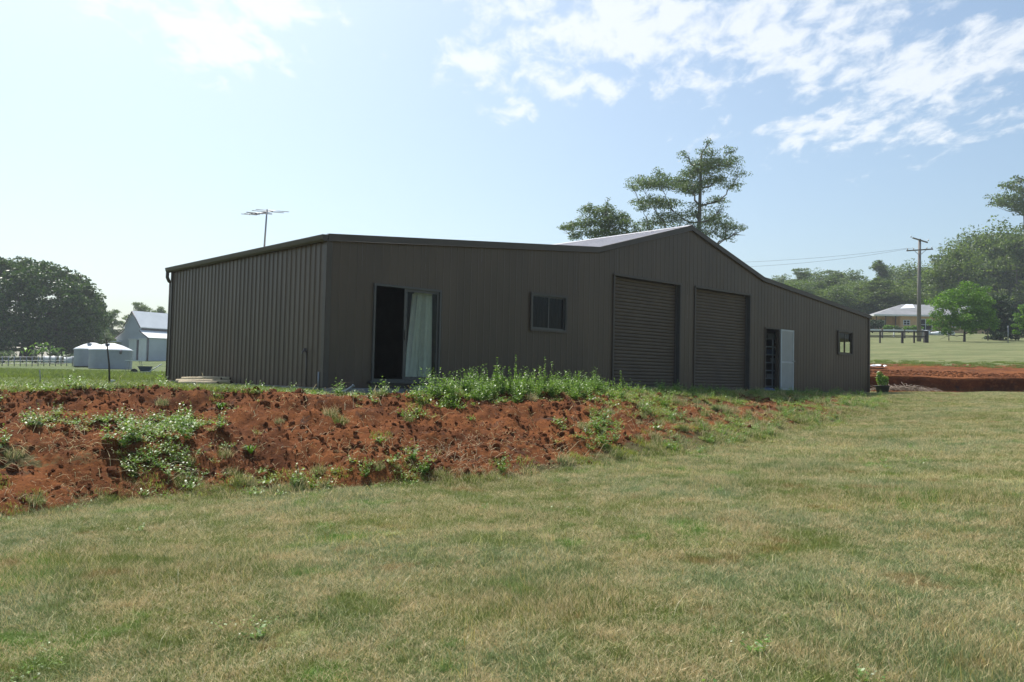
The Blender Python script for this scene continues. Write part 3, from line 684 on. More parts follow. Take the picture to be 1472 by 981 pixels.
# rag on the cut
p = at(1258.5, 529.5, 42.0); p.z = gz(p.x, p.y); mb = MB(); n = 14
for j in range(n):
    for i in range(n):
        x, y = (i / (n - 1) - .5) * .9, (j / (n - 1) - .5) * .6; mb.v.append((x, y, .06 + .16 * abs(vn(np.array(x * 5), np.array(y * 5), 3)) * 1.6 + .10 * math.exp(-(x * x + y * y) * 9)))
for j in range(n - 1):
    for i in range(n - 1): a = j * n + i; mb.f.append((a, a + 1, a + n + 1, a + n)); mb.sm.append(True)
tag(mb.build('plastic_sheet', M['cloth'], None, p), 'crumpled white plastic sheet on the bare red slope right of the shed', 'plastic sheet')
# sack by the access door
p = onbarn(15.95, -.3); mb = MB(); mb.lathe([(.02, 0), (.22, .01), (.26, .08), (.2, .17), (.08, .22), (.0, .225)], seg=16)
mb.v = [(x * 1.2 + .03 * math.sin(z * 40 + x * 20), y * .8, z) for x, y, z in mb.v]
tag(mb.build('feed_sack', M['blue'], None, (p.x, p.y, gz(p.x, p.y))), 'slumped dark sack at the foot of the wall left of the access door', 'sack')

# ------------------------------------------------------------------ left field things
def stake(px, y0, y1, Y, name, label, cat, r, lean=0, m='steelgrey'):
    A = at(px, y1, Y); B = at(px + lean, y0, Y); z = gz(A.x, A.y); h = max(B.z - z, .3)
    t = thing(name, label, cat, (A.x, A.y, z)); mb = MB(); dx = B.x - A.x
    mb.tube([(0, 0, -.02), (dx * .4 + .01, 0, h * .5), (dx, 0, h)], [r, r * .85, r * .7], 8); mb.build('stake', M[m], t)
    return t, dx, h
stake(57, 533, 557, 16, 'marker_stake', 'thin grey marker stake standing in the grass at far left', 'stake', .012)
t, dx, h = stake(158, 489, 551, 14.6, 'dead_sapling', 'bare leaning dead sapling standing on the crest of the soil bank', 'sapling', .018, -5, 'barkd')
mb = MB()
for k in range(9):
    a = RS.rand() * 6.28; q0 = h * (.82 + .18 * RS.rand()); l = .05 + .07 * RS.rand()
    mb.tube([(dx * q0 / h, 0, q0), (dx * q0 / h + math.cos(a) * l, math.sin(a) * l, q0 + .07)], [.005, .002], 4, False)
mb.build('twigs', M['barkd'], t)
mb = MB(); mb.lathe([(.0, 0), (.035, 0), (.045, .075), (.05, .08), (.05, .09), (0, .09)], seg=14); p = at(162, 546, 15.4)
tag(mb.build('white_cup', M['white'], None, (p.x, p.y, gz(p.x, p.y) + .06)), 'small white tub on the grass beside the dead sapling', 'tub')
# trestle with white top, and wheelbarrow-like barrow with blue tray
Y = 44.; p = at(193, 538, Y); z = gz(p.x, p.y); t = thing('trestle_table', 'spindly trestle table with a white top on the grass left of the shed', 'table', (p.x, p.y, z), R(6))
hh = max(at(193, 518, Y).z - z, .7)
mb = MB(); mb.box(-.42, .42, -.25, .25, hh - .05, hh); mb.build('tabletop', M['white'], t)
for sx in (-.36, .36):
    for sy in (-.2, .2): mb = MB(); mb.tube([(sx * 1.15, sy * 1.2, 0), (sx * .8, sy * .6, hh - .05)], .012, 6); mb.build('leg', M['steelgrey'], t)
p = at(209, 540, 40.); z = gz(p.x, p.y); t = thing('wheelbarrow', 'dark blue wheelbarrow with pale handles parked on the grass left of the shed', 'wheelbarrow', (p.x, p.y, z), R(20))
mb = MB(); q = [(-.35, -.25), (.3, -.25), (.3, .25), (-.35, .25)]; lo = [(x * .65, y * .65, .22) for x, y in q]; up = [(x, y, .46) for x, y in q]
mb.quad(*lo)
for i in range(4): mb.quad(lo[i], lo[(i + 1) % 4], up[(i + 1) % 4], up[i])
mb.build('tray', M['blue'], t)
for sy in (-.2, .2):
    mb = MB(); mb.tube([(-.55, 0 + sy * .2, .16), (.15, sy, .2), (.7, sy * 1.3, .58)], .018, 6); mb.build('handle', M['white'], t)
    mb = MB(); mb.tube([(.2, sy, .22), (.25, sy, .0)], .014, 6); mb.build('leg', M['steelgrey'], t)
mb = MB(); mb.tube([(-.5, -.04, .17), (-.5, .04, .17)], .17, 18); mb.build('wheel', M['pot'], t)

# water tanks
def tank(px0, px1, Y, zt_px, lab):
    c = at((px0 + px1) / 2, 530, Y); r = (px1 - px0) / 2 / F * Y; z = gz(c.x, c.y); top = at((px0 + px1) / 2, zt_px, Y).z; h = top - z
    t = thing('water_tank', lab, 'water tank', (c.x, c.y, z), 0, 'rainwater tanks below the grey barn')
    mb = MB(); pr = []; n = 12
    for i in range(n):
        for d, k in ((0, 0), (.25, .03), (.75, .03)): pr.append((r + k - .03, h * (i + d) / n))
    pr.append((r - .03, h)); mb.lathe(pr, seg=48); mb.build('tank_wall', M['tank'], t)
    mb = MB(); mb.lathe([(r + .05, h - .06), (r + .06, h), (r * .95, h + .10), (r * .55, h + .48), (r * .15, h + .72), (0, h + .74)], seg=48); mb.build('tank_roof', M['tanktop'], t)
    mb = MB(); mb.tube([(r * .05, -r * .5, h + .3), (r * .05, -r * .5, h + .66)], .24, 14); mb.build('hatch', M['tank'], t)
    mb = MB(); mb.tube([(r * .8, -r * .62, h - .03), (r * .8, -r * .66, h - .4)], .12, 10); mb.build('inlet_pipe', M['shedtrim'], t)
tank(108, 156, 92, 502.5, 'grey rainwater tank half hidden behind the wider one')
tank(130, 187, 88, 503.5, 'wider grey rainwater tank with pale domed roof behind the dead sapling')

# grey barn with white roofs
def grey_barn():
    Y = 110.; ph = -.62; px = .0917; A = at(166, 520, Y + 3.0); z = gz(at(215, 520, Y).x, Y) - .1
    t = thing('grey_barn', 'grey gabled barn with lower side wings and white roofs behind the water tanks', 'barn', (A.x, A.y, z), ph)
    c = math.cos(ph); W = 70 * px / c * .98; D = 13.
    def hz(y): return at(200, y, Y).z - z
    s = [0, W * .25, W * .5, W * .75, W]; e = hz(470); ap = hz(447.5); lt = hz(476); le = hz(486)
    mb = MB(); ps = [(s[0], 0), (s[1], 0), (s[1], e), (s[0], le)]
    def wallq(pts, y): mb.quad(*[(x, y, zz) for x, zz in pts])
    for y in (0, D):
        wallq([(s[0], 0), (s[1], 0), (s[1], lt), (s[0], le)], y); wallq([(s[1], 0), (s[3], 0), (s[3], e), (s[2], ap), (s[1], e)], y); wallq([(s[3], 0), (s[4], 0), (s[4], le), (s[3], lt)], y)
    for x, h in ((s[0], le), (s[4], le), (s[1], e), (s[3], e)): mb.quad((x, 0, 0), (x, D, 0), (x, D, h), (x, 0, h))
    mb.build('wall', M['shedwall'], t)
    def slab(p, q, nm, m, y0=-.15, y1=D + .15, th=.08):
        mb = MB(); mb.quad((p[0], y0, p[1] + th), (q[0], y0, q[1] + th), (q[0], y1, q[1] + th), (p[0], y1, p[1] + th)); mb.quad((p[0], y0, p[1]), (q[0], y0, q[1]), (q[0], y1, q[1]), (p[0], y1, p[1]))
        for y in (y0, y1): mb.quad((p[0], y, p[1]), (q[0], y, q[1]), (q[0], y, q[1] + th), (p[0], y, p[1] + th))
        for a in (p, q): mb.quad((a[0], y0, a[1]), (a[0], y1, a[1]), (a[0], y1, a[1] + th), (a[0], y0, a[1] + th))
        return mb.build(nm, m, t)
    k = .15
    for p, q in (((s[1] - k, e - k * .9), (s[2], ap)), ((s[2], ap), (s[3] + k, e - k * .9)), ((s[0] - k, le - .05), (s[1], lt)), ((s[3], lt), (s[4] + k, le - .05))):
        r_ = slab(p, q, 'roof', M['shedroof'])
        mb = MB(); mb.tube([(p[0], -.18, p[1] + .02), (q[0], -.18, q[1] + .02)], .075, 4); mb.build('barge_board', M['shedtrim'], r_)
    mb = MB(); mb.box(s[3] + .01, s[3] + .06, .1, D - .1, lt + .12, e - .2); mb.build('clerestory', M['shedtrim'], t)
    dh = hz(489)
    for a, b, h in ((W * .43, W * .66, dh), (W * .74, W * .965, dh + .05)):
        mb = MB(); mb.box(a, b, -.12, -.05, .02, h); dd = mb.build('sliding_door', M['sheddoor'], t)
        mb = MB(); mb.box(a - .05, b + .1, -.2, -.04, h, h + .18); mb.build('track', M['white'], dd)
    mb = MB(); mb.box(W * .665, W * .72, -.03, -.01, .02, dh); mb.build('door_gap', M['shedtrim'], t)
    mb = MB(); mb.tube([(s[4] + .06, -.05, 0), (s[4] + .06, -.05, le)], .09, 8); mb.build('downpipe', M['shedtrim'], t)
    # small flat awning on the left
    mb = MB(); mb.box(-.6, 1.3, -1.2, .0, hz(492), hz(492) + .1); mb.build('awning', M['shedroof'], t)
grey_barn()

# left wire fence
A = at(-6, 530, 88); B = at(104, 527, 92); fence = thing('wire_fence', 'pale grey post and wire fence in front of the huge dark tree', 'fence', (A.x, A.y, 0))
for i in range(14):
    p = A.lerp(B, i / 13); z = gz(p.x, p.y); mb = MB(); mb.tube([(p.x - A.x, p.y - A.y, z - .1), (p.x - A.x + .02 * RS.normal(), p.y - A.y, z + 1.05)], .05, 6); mb.build('post', M['steelgrey'], fence)
for h in (.3, .6, .98):
    mb = MB(); mb.tube([(p.x - A.x, p.y - A.y, gz(p.x, p.y) + h) for p in (A.lerp(B, k / 13) for k in range(14))], .012, 4); mb.build('wire', M['steelgrey'], fence)

# ------------------------------------------------------------------ trees
def bez(a, b, sag, n=5):
    a, b = Vector(a), Vector(b); return [a.lerp(b, i / n) + Vector(sag) * (4 * (i / n) * (1 - i / n)) for i in range(n + 1)]
def make_tree(name, label, cat, loc, H, W, clumps, nleaf, lsize, leafm, barkm, trunk_top, trunk_r, lean=(0, 0), up=.3, group=None, fork=None, shell=.1, rz=0, aspect=.5, soft=.30):
    """clumps: list of (x, y, z, rx, ry, rz) in metres from the foot"""
    t = thing(name, label, cat, loc, rz, group); mb = MB()
    tp = Vector((lean[0], lean[1], trunk_top)); pts = bez((0, 0, -.3), tp, (lean[0] * -.1, 0, 0), 6)
    mb.tube(pts, [trunk_r * (1.25 - .95 * i / 6) for i in range(7)], 9)
    lb = MB()
    nodes = [(pts[i].lerp(pts[i + 1], q), 0) for i in range(2, 6) for q in (0, .5)] + [(pts[6], 0)]
    for c in sorted(clumps, key=lambda c: math.hypot(c[0] - lean[0] * .6, c[1])):
        e = Vector(c[:3]); e.z -= c[5] * .3
        a, dep_ = min(nodes, key=lambda n_: (n_[0] - e).length + 2.2 * max(0, n_[0].z - e.z + .25 * (n_[0] - e).length) + .25 * n_[1] * trunk_top * .1)
        if (e - a).length < .3: continue
        r0 = trunk_r * (.36 + .1 * RS.rand()) * (.66 ** dep_) * min(1, .35 + .65 * max(0, 1 - a.z / (trunk_top * 1.25)) * 2); path = bez(a, e, (0, 0, -.08 * (e - a).length), 5); nodes.append((e, dep_ + 1)); nodes.append((path[3], dep_ + 1))
        path = [q + Vector((RS.normal(), RS.normal(), RS.normal())) * .03 * (e - a).length * (0 < i < 5) for i, q in enumerate(path)]
        lb.tube(path, [r0 * (1 - .55 * i / 5) for i in range(6)], 6, False)
        for k in range(3):
            s = path[3]; q = e + Vector((RS.normal() * c[3], RS.normal() * c[4], RS.normal() * c[5])) * .5
            lb.tube([s, s.lerp(q, .5) + Vector((0, 0, .03)), q], [r0 * .4, r0 * .3, r0 * .1], 4, False)
    mb.build('trunk', barkm, t); lb.build('limbs', barkm, t)
    cs = [c[:3] for c in clumps]; rs = [c[3:] for c in clumps]
    # sub-clumps give each mass an uneven, gappy edge
    c2, r2 = [], []
    for c, r in zip(cs, rs):
        k = max(4, int(10 * (r[0] * r[1]) ** .5 / (lsize * 5) / 2)); k = min(k, 12)
        for j in range(k):
            d = RS.normal(size=3); d /= np.linalg.norm(d); q = np.array(c) + d * np.array(r) * (.45 + .6 * RS.rand()); c2.append(q); r2.append(np.array(r) * (soft + .25 * RS.rand()) * np.array([1, 1, .8]))
    Vv, Ff = leafcloud(c2, r2, nleaf, lsize, up, shell=shell, aspect=aspect)
    link('crown', npmesh('crown', Vv, Ff, leafm), t)
    return t
def px_clumps(foot, Y, lst):
    "clump table measured off the photo in pixels, converted to metres about the foot"
    out = []
    for (x, y, rx, ry) in lst:
        c = at(x, y, Y); k = Y / F; dep = (rx * k) * RS.uniform(-.9, .9)
        out.append((c.x - foot.x, dep, c.z - foot.z, rx * k, rx * k * .9, ry * k))
    return out
# tall gum behind the shed
Y = 62.; f = at(1000, 500, Y); f.z = gz(f.x, f.y)
cl = px_clumps(f, Y, [(1017, 204, 8, 7), (1012, 222, 14, 7), (985, 220, 10, 6), (1048, 216, 11, 6), (1030, 236, 26, 10), (1000, 244, 22, 11), (978, 255, 20, 11), (1055, 232, 12, 8), (1060, 250, 12, 7),
    (945, 250, 12, 6), (925, 264, 20, 8), (908, 272, 11, 6), (950, 268, 22, 9), (990, 272, 22, 9), (1025, 262, 24, 9), (1050, 268, 14, 7), (1035, 285, 14, 6), (965, 290, 20, 8), (940, 287, 22, 8), (925, 300, 12, 7),
    (1000, 300, 16, 7), (985, 315, 16, 9), (955, 312, 24, 9), (935, 325, 16, 9), (1025, 310, 18, 9), (1045, 322, 18, 10), (1020, 328, 16, 11), (1058, 332, 12, 7), (1040, 342, 12, 8), (970, 333, 22, 8), (1000, 335, 16, 9), (1035, 300, 10, 5)])
make_tree('gum_tree', 'tall spreading gum tree rising behind the gable of the brown shed', 'tree', f, 0, 0, cl, 27000, .088, M['leaf_gum'], M['bark'], 15.2, .24, (at(1008, 250, Y).x - f.x, 0), shell=0, aspect=.32, soft=.75)
Y = 58.; f = at(868, 500, Y); f.z = gz(f.x, f.y)
cl = px_clumps(f, Y, [(843, 297, 8, 8), (873, 290, 6, 7), (855, 305, 17, 10), (880, 307, 16, 10), (900, 310, 8, 8), (845, 318, 16, 9), (868, 320, 18, 10), (893, 322, 14, 8), (820, 324, 13, 6), (812, 330, 8, 5), (826, 338, 12, 7), (855, 337, 18, 8), (885, 335, 20, 8), (910, 332, 10, 8), (905, 345, 14, 6)])
make_tree('gum_tree', 'smaller open gum tree behind the shed roof, left of the tall one', 'tree', f, 0, 0, cl, 9500, .09, M['leaf_gum'], M['bark'], 10.3, .17, (.3, 0), shell=0, aspect=.32, soft=.75)
# huge dark fig on the left
Y = 112.; f = at(38, 522, Y); f.z = gz(f.x, f.y); k = Y / F; cl = []
for i in range(210):
    th = RS.uniform(-math.pi, math.pi); ph = math.acos(RS.uniform(-.28, 1)); rx, hz_ = 9.3, 7.7
    x = rx * math.sin(ph) * math.cos(th); y = rx * math.sin(ph) * math.sin(th); z = 5.3 + hz_ * math.cos(ph); r = RS.uniform(1.2, 1.8)
    cl.append((x * .9, y * .9, z * .95, r, r, r * .8))
for i in range(10): cl.append((RS.uniform(-7, 7), RS.uniform(-5, 5), RS.uniform(4, 8), 2.2, 2.2, 1.5))
for i in range(26): a_ = RS.uniform(0, 6.28); cl.append((8.2 * math.cos(a_) * RS.uniform(.5, 1), 8.2 * math.sin(a_), RS.uniform(1.2, 3.4), 1.9, 1.9, 1.6))
make_tree('fig_tree', 'huge dark dome shaped fig tree at the left edge', 'tree', f, 0, 0, cl, 70000, .20, M['leaf_fig'], M['barkd'], 5.0, .8, (0, 0), up=.5, shell=.4, aspect=.6, soft=.36)
# banana-like clump and pale bush under it
Y = 96.; f = at(62, 522, Y); f.z = gz(f.x, f.y); t = thing('banana_clump', 'bright green banana plants in front of the fig tree', 'banana plants', f); mb = MB(); st = MB()
for i in range(46):
    a = RS.uniform(0, 6.28); b0 = Vector((RS.uniform(-2.4, 2.6), RS.uniform(-.6, .6), 0)); hb = RS.uniform(.8, 1.7) * (1.25 if abs(b0.x) < 1 else .8); l = RS.uniform(.7, 1.1); d = Vector((math.cos(a), math.sin(a), 0)); w = Vector((-d.y, d.x, 0)) * .16
    p0 = b0 + Vector((0, 0, hb)); p1 = p0 + d * l * .45 + Vector((0, 0, .5)); p2 = p0 + d * l + Vector((0, 0, .25))
    mb.quad(p0, p1 - w, p1, p1 + w); mb.quad(p1 - w, p2, p1 + w)
    if i % 4 == 0: st.tube([b0, p0], .09, 6)
mb.build('leaves', M['leaf_bright'], t); tag(st.build('stems', M['stem'], t), kind='stuff')
def bush(name, label, cat, px, py, Y, rx, rz_, n, m, ls=.12, group=None):
    f = at(px, py, Y); f.z = gz(f.x, f.y); t = thing(name, label, cat, f, 0, group); cl = [(RS.uniform(-.6, .6) * rx, RS.uniform(-.5, .5) * rx, rz_ * RS.uniform(.5, 1.1), rx * .5, rx * .5, rz_ * .5) for _ in range(7)]
    Vv, Ff = leafcloud([c[:3] for c in cl], [c[3:] for c in cl], n, ls, .4, shell=.2); link('foliage', npmesh('foliage', Vv, Ff, m), t)
    mb = MB()
    for i in range(5): mb.tube([(0, 0, -.1), (RS.uniform(-.4, .4) * rx, RS.uniform(-.3, .3) * rx, rz_ * .8)], [.05, .02], 5); 
    tag(mb.build('stems', M['barkd'], t), kind='stuff'); return t
bush('pale_bush', 'rounded grey green bush behind the wire fence at far left', 'bush', 5, 522, 95, 1.1, .9, 900, M['leaf_gum'])
bush('garden_shrub', 'low dark shrub beside the left water tank', 'bush', 100, 520, 100, 1.3, .7, 900, M['leaf_fig'])
# low white-netted row
p = at(84, 519, 98); mb = MB(); zt = gz(p.x, p.y)
for j in range(15):
    for i in range(9):
        x = -1.9 + 3.8 * j / 14; a = math.pi * i / 8; h = .75 + .2 * vn(np.array(j * .7), np.array(0.), 9); mb.v.append((x, -.6 * math.cos(a), float(h) * math.sin(a)))
for j in range(14):
    for i in range(8): q = j * 9 + i; mb.f.append((q, q + 1, q + 10, q + 9)); mb.sm.append(True)
tag(mb.build('netting_tunnel', M['shelf'], None, (p.x, p.y, zt)), 'low pale netting tunnel over a garden row under the fig tree', 'netting')

# generic gum variants for the far trees
def rnd_clumps(H, W, n, z0=.35, flat=.55, top=1.0):
    out = []
    for i in range(n):
        h = z0 + (top - z0) * (i + RS.rand()) / n; w = W * .5 * math.sin(math.pi * min(1, (h - z0) / (1.02 - z0) * .82 + .16)) ** .8
        a = RS.uniform(0, 6.28); q = w * RS.uniform(.25, .9); r = W * RS.uniform(.14, .22)
        out.append((q * math.cos(a), q * math.sin(a), h * H, r, r, r * flat))
    return out
FG = 'forest gum trees on the hill at right'
LABF = ['grey green forest gum with rounded crown on the hillside', 'forest gum with layered open crown on the hillside', 'tall narrow forest gum on the hillside', 'broad full crowned forest gum on the hillside']
SHORT = ['rounded grey green forest gum', 'layered open forest gum', 'tall narrow forest gum', 'broad full forest gum']
protos = []
for i, (H, W, n, fl) in enumerate(((15, 11, 28, .8), (16, 9.5, 24, .6), (18, 8, 26, .75), (14, 12.5, 32, .85))):
    tr = make_tree('forest_tree', LABF[i], 'tree', (0, 0, 0), H, W, rnd_clumps(H, W, n, .22, fl), 11000, .22, M['leaf_far'], M['bark'], H * .75, .25, (RS.uniform(-.5, .5), 0), group=FG, shell=.05, soft=.55); protos.append((tr, H)); tr['_used'] = 0
plan = []
def far(px, ytop, Y, v, extra=''):
    plan.append((px, ytop, Y, v, extra))
sky_line = [(1100, 404), (1118, 398), (1150, 386), (1176, 394), (1200, 388), (1230, 392), (1262, 373), (1290, 386), (1312, 382), (1350, 366), (1376, 354), (1398, 340), (1430, 329), (1462, 334), (1494, 330), (1530, 335)]
for i, (x, y) in enumerate(sky_line): far(x, y, 175 + 25 * ((i * 37) % 10) / 10 - (35 if x > 1370 else 0), [1, 0, 1, 3, 1, 0, 2, 0, 3, 1, 0, 3, 3, 1, 3, 0][i])
for i, (x, y) in enumerate([(1112, 415), (1140, 408), (1168, 410), (1196, 408), (1222, 410), (1246, 406), (1272, 404), (1298, 402), (1326, 396), (1352, 392), (1380, 380), (1408, 372), (1438, 362), (1470, 366), (1502, 370)]):
    far(x, y, 155 + 3 * ((i * 7) % 5), (i * 5 + 3) % 4)
for i, (x, y) in enumerate([(1150, 430), (1205, 428), (1262, 426), (1350, 420), (1395, 414), (1430, 402), (1462, 400), (1495, 405), (1235, 434), (1292, 432)]):
    far(x, y, 146 + 2 * (i % 3), (i * 3) % 4)
names = ['first', 'second']
for i, (px_, yt_, Y, v, ex) in enumerate(plan):
    f = at(px_, 480, Y); f.z = gz(f.x, f.y); H = at(px_, yt_, Y).z - f.z; pr, h0 = protos[v]; s = max(H / h0 / 1.04, .45); sx = s * (1 + .25 * RS.rand()) if s < 1 else s
    sx = max(sx, .85)
    if not pr['_used']: pr['_used'] = 1; o = pr; o.location = f; o.rotation_euler = (0, 0, RS.uniform(0, 6.28)); o.scale = (sx, sx, s)
    else: o = dup(pr, f, RS.uniform(0, 6.28), (sx, sx, s))
    row = 0 if i < 16 else 1 if i < 31 else 2; xs_ = sorted(q[0] for q in ((plan[:16], plan[16:31], plan[31:])[row])); k_ = xs_.index(px_)
    ORD = 'first second third fourth fifth sixth seventh eighth ninth tenth eleventh twelfth thirteenth fourteenth fifteenth sixteenth'.split()
    o['label'] = '%s, %s from the left %s' % (SHORT[v], ORD[k_], ('along the skyline row', 'in the middle row', 'in the front row')[row])
for pr, _ in protos: del pr['_used']
for o in list(COL.objects):
    if '_used' in o.keys(): del o['_used']
# left distant trees
for i, (x, y, Y, v, lab) in enumerate([(160, 446, 150, 1, 'hazy pale gum tree between the fig tree and the grey barn'), (197, 436, 165, 1, 'hazy open gum tree standing up behind the grey barn gable'), (228, 441, 172, 2, 'hazy thin gum tree behind the white barn roof'),
        (146, 470, 140, 3, 'low hazy tree next to the right side of the fig tree'), (176, 472, 150, 0, 'low hazy tree directly above the water tanks'), (-25, 470, 160, 3, 'hazy tree beyond the fig tree at the far left edge')]):
    f = at(x, 515, Y); f.z = gz(f.x, f.y); H = at(x, y, Y).z - f.z; pr, h0 = protos[v]; s = H / h0 / 1.02
    o = dup(pr, f, RS.uniform(0, 6), (s * .9, s * .9, s), lab); o['group'] = 'distant trees at left'
# big gum at the right edge
Y = 120.; f = at(1477, 480, Y); f.z = gz(f.x, f.y)
cl = px_clumps(f, Y, [(1465, 258, 12, 7), (1448, 268, 13, 7), (1475, 275, 18, 8), (1440, 282, 14, 7), (1430, 296, 13, 6), (1455, 290, 18, 7), (1480, 296, 18, 8), (1500, 280, 20, 10), (1505, 305, 20, 10), (1462, 306, 14, 5), (1490, 325, 20, 8)])
make_tree('gum_tree', 'tall open gum tree cut by the right edge above the forest', 'tree', f, 0, 0, cl, 6500, .17, M['leaf_gum'], M['bark'], at(1466, 275, Y).z - f.z, .2, (-.6, 0), shell=0, soft=.75)
# bright tree, dark conifer, right-edge tree, small ones
Y = 84.; f = at(1386, 488, Y); f.z = gz(f.x, f.y)
cl = px_clumps(f, Y, [(1390, 420, 18, 8), (1368, 430, 20, 9), (1408, 430, 20, 10), (1350, 438, 15, 8), (1390, 440, 26, 11), (1420, 445, 16, 11), (1360, 455, 18, 10), (1385, 458, 24, 10), (1410, 462, 18, 10), (1345, 462, 12, 8), (1352, 474, 12, 7), (1400, 472, 12, 6), (1425, 465, 10, 9)])
make_tree('garden_tree', 'bright green spreading garden tree right of the power pole', 'tree', f, 0, 0, [(a, b_, c, d * 1.1, e, g * 1.5) for a, b_, c, d, e, g in cl], 17000, .10, M['leaf_bright'], M['barkd'], 2.3, .12, (.1, 0), soft=.36)
Y = 98.; f = at(1438, 482, Y); f.z = gz(f.x, f.y)
cl = [(RS.normal() * .9 * (1 - z / 6.5) + 0, RS.normal() * .9 * (1 - z / 6.5), z, 1.75 * (1.15 - z / 9), 1.75 * (1.15 - z / 9), .9) for z in np.linspace(.8, 4.6, 18)]
make_tree('conifer', 'dense dark green conifer behind the bright garden tree', 'tree', f, 0, 0, cl, 9000, .16, M['leaf_dark'], M['barkd'], 4.4, .16)
Y = 90.; f = at(1478, 486, Y); f.z = gz(f.x, f.y)
cl = px_clumps(f, Y, [(1478, 445, 16, 10), (1465, 455, 12, 9), (1485, 462, 16, 10), (1468, 470, 10, 7), (1458, 478, 8, 4), (1490, 440, 14, 9)])
make_tree('garden_tree', 'bright green tree cut by the right edge of the picture', 'tree', f, 0, 0, cl, 3500, .14, M['leaf_bright'], M['barkd'], 2.2, .1)
Y = 88.; f = at(1364, 484, Y); f.z = gz(f.x, f.y)
make_tree('young_tree', 'small young tree below the left side of the bright garden tree', 'tree', f, 0, 0, px_clumps(f, Y, [(1362, 466, 9, 8), (1368, 472, 8, 6), (1356, 474, 6, 5)]), 900, .11, M['leaf_gum'], M['barkd'], 1.1, .05)
Y = 95.; f = at(1420, 482, Y); f.z = gz(f.x, f.y)
make_tree('young_tree', 'young dark tree between the bright garden tree and the conifer', 'tree', f, 0, 0, px_clumps(f, Y, [(1418, 455, 13, 10), (1425, 465, 12, 10), (1412, 468, 8, 7)]), 1800, .13, M['leaf_fig'], M['barkd'], 1.6, .07)
bush('hedge_shrub', 'dark round shrub at the left end of the brick house', 'bush', 1254, 482, 118, 1.5, 1.3, 1500, M['leaf_dark'], .14)
for i, x in enumerate((1278, 1292, 1306, 1318)):
    bush('garden_shrub', ['yellow green shrub below the house verandah', 'green shrub left of the brick wall of the house', 'green shrub in front of the salmon brick wall', 'green shrub beside the power pole below the house'][i], 'bush', x, 478, 122, .95, .7, 700, M['leaf_bright'] if i != 1 else M['leaf_gum'], .13, 'shrubs below the brick house')

# ------------------------------------------------------------------ brick house on the hill
def house():
    Y = 130.; k = Y / F; A = at(1257, 473, Y); z = gz(A.x + 9, A.y); W = 178 * k; D = 9.; h = 2.5
    t = thing('brick_house', 'salmon brick bungalow with grey hip roof and verandah on the hill', 'house', (A.x, A.y, z + .1), R(-6))
    eave = at(1265, 453, Y).z - z - .1; h = max(eave, 2.1); pk = at(1325, 435, Y).z - z - .1
    mb = MB(); vx = 3.9
    mb.box(vx, W, 0, D, -.6, h); mb.box(.3, vx - .01, 2.6, D, -.6, h); mb.build('wall', M['brick'], t)
    o = .55; x0, x1, y0, y1 = -.2, W + o, -o, D + o; ym = D / 2; r0, r1 = x0 + 5.8, x1 - 5.2
    mb = MB(); e = h + .02
    mb.quad((x0, y0, e), (x1, y0, e), (r1, ym, pk), (r0, ym, pk)); mb.quad((x1, y1, e), (x0, y1, e), (r0, ym, pk), (r1, ym, pk)); mb.quad((x0, y1, e), (x0, y0, e), (r0, ym, pk)); mb.quad((x1, y0, e), (x1, y1, e), (r1, ym, pk))
    rf = mb.build('roof', M['tile'], t)
    mb = MB(); mb.box(x0, x1, y0 - .06, y0 + .04, e - .2, e + .04); mb.box(x0 - .06, x0 + .04, y0 + .05, y1, e - .2, e + .04); mb.build('gutter', M['white'], t)
    mb = MB(); mb.box(x0 + .05, x1, y0 + .05, y1, e - .12, e - .06); mb.build('soffit', M['white'], t)
    # roof panel on the front slope, its glare put in as plain white
    def S(u, v, dz=.06): return (u, y0 + (ym - y0) * v, e + (pk - e) * v + dz)
    mb = MB(); pts = [(4.6, .55), (7.0, .62), (7.3, .98), (6.2, .98)]; mb.quad(*[S(*p, .07) for p in pts]); mb.quad(*[S(*p, .02) for p in pts][::-1])
    for i in range(4): mb.quad(S(*pts[i], .02), S(*pts[(i + 1) % 4], .02), S(*pts[(i + 1) % 4], .07), S(*pts[i], .07))
    q = mb.build('roof_panel', M['shedroof'], rf); q['label'] = 'panel on the grey tile roof, its glare painted white'
    for x in (.1, 1.5, 3.0): mb = MB(); mb.box(x, x + .12, -.4, -.28, -.6, h); mb.build('verandah_post', M['fencedark'], t)
    mb = MB(); mb.box(.1, 3.6, -.38, -.30, .5, .58); mb.build('verandah_rail', M['fencedark'], t)
    for (a, b, c, d, nm, gm) in ((1.2, 2.4, .6, 1.8, 'window', 'glassd'), (6.6, 8.6, .1, 1.9, 'window', 'glassd'), (4.3, 5.3, .9, 1.7, 'window', 'glassd'), (11.5, 13.2, .7, 1.8, 'window', 'glassd'), (15.2, 16.8, .7, 1.8, 'window', 'glassd')):
        y = 2.6 if b < vx else 0; mb = MB(); frame_rect(mb, a, b, c, d, y - .07, y - .01, .08); mb.box((a + b) / 2 - .04, (a + b) / 2 + .04, y - .065, y - .012, c + .08, d - .08); mb.box(a + .081, b - .081, y - .063, y - .014, (c + d) / 2 - .03, (c + d) / 2 + .03)
        w = mb.build('window', M['white'], t); mb = MB(); mb.box(a + .08, b - .08, y - .035, y - .025, c + .08, d - .08); mb.build('pane', M['glassd'], w)
    mb = MB(); mb.box(14.9, 15.9, 3.0, 3.8, pk - 1.0, pk + .35); ch = mb.build('chimney', M['white'], rf)
house()
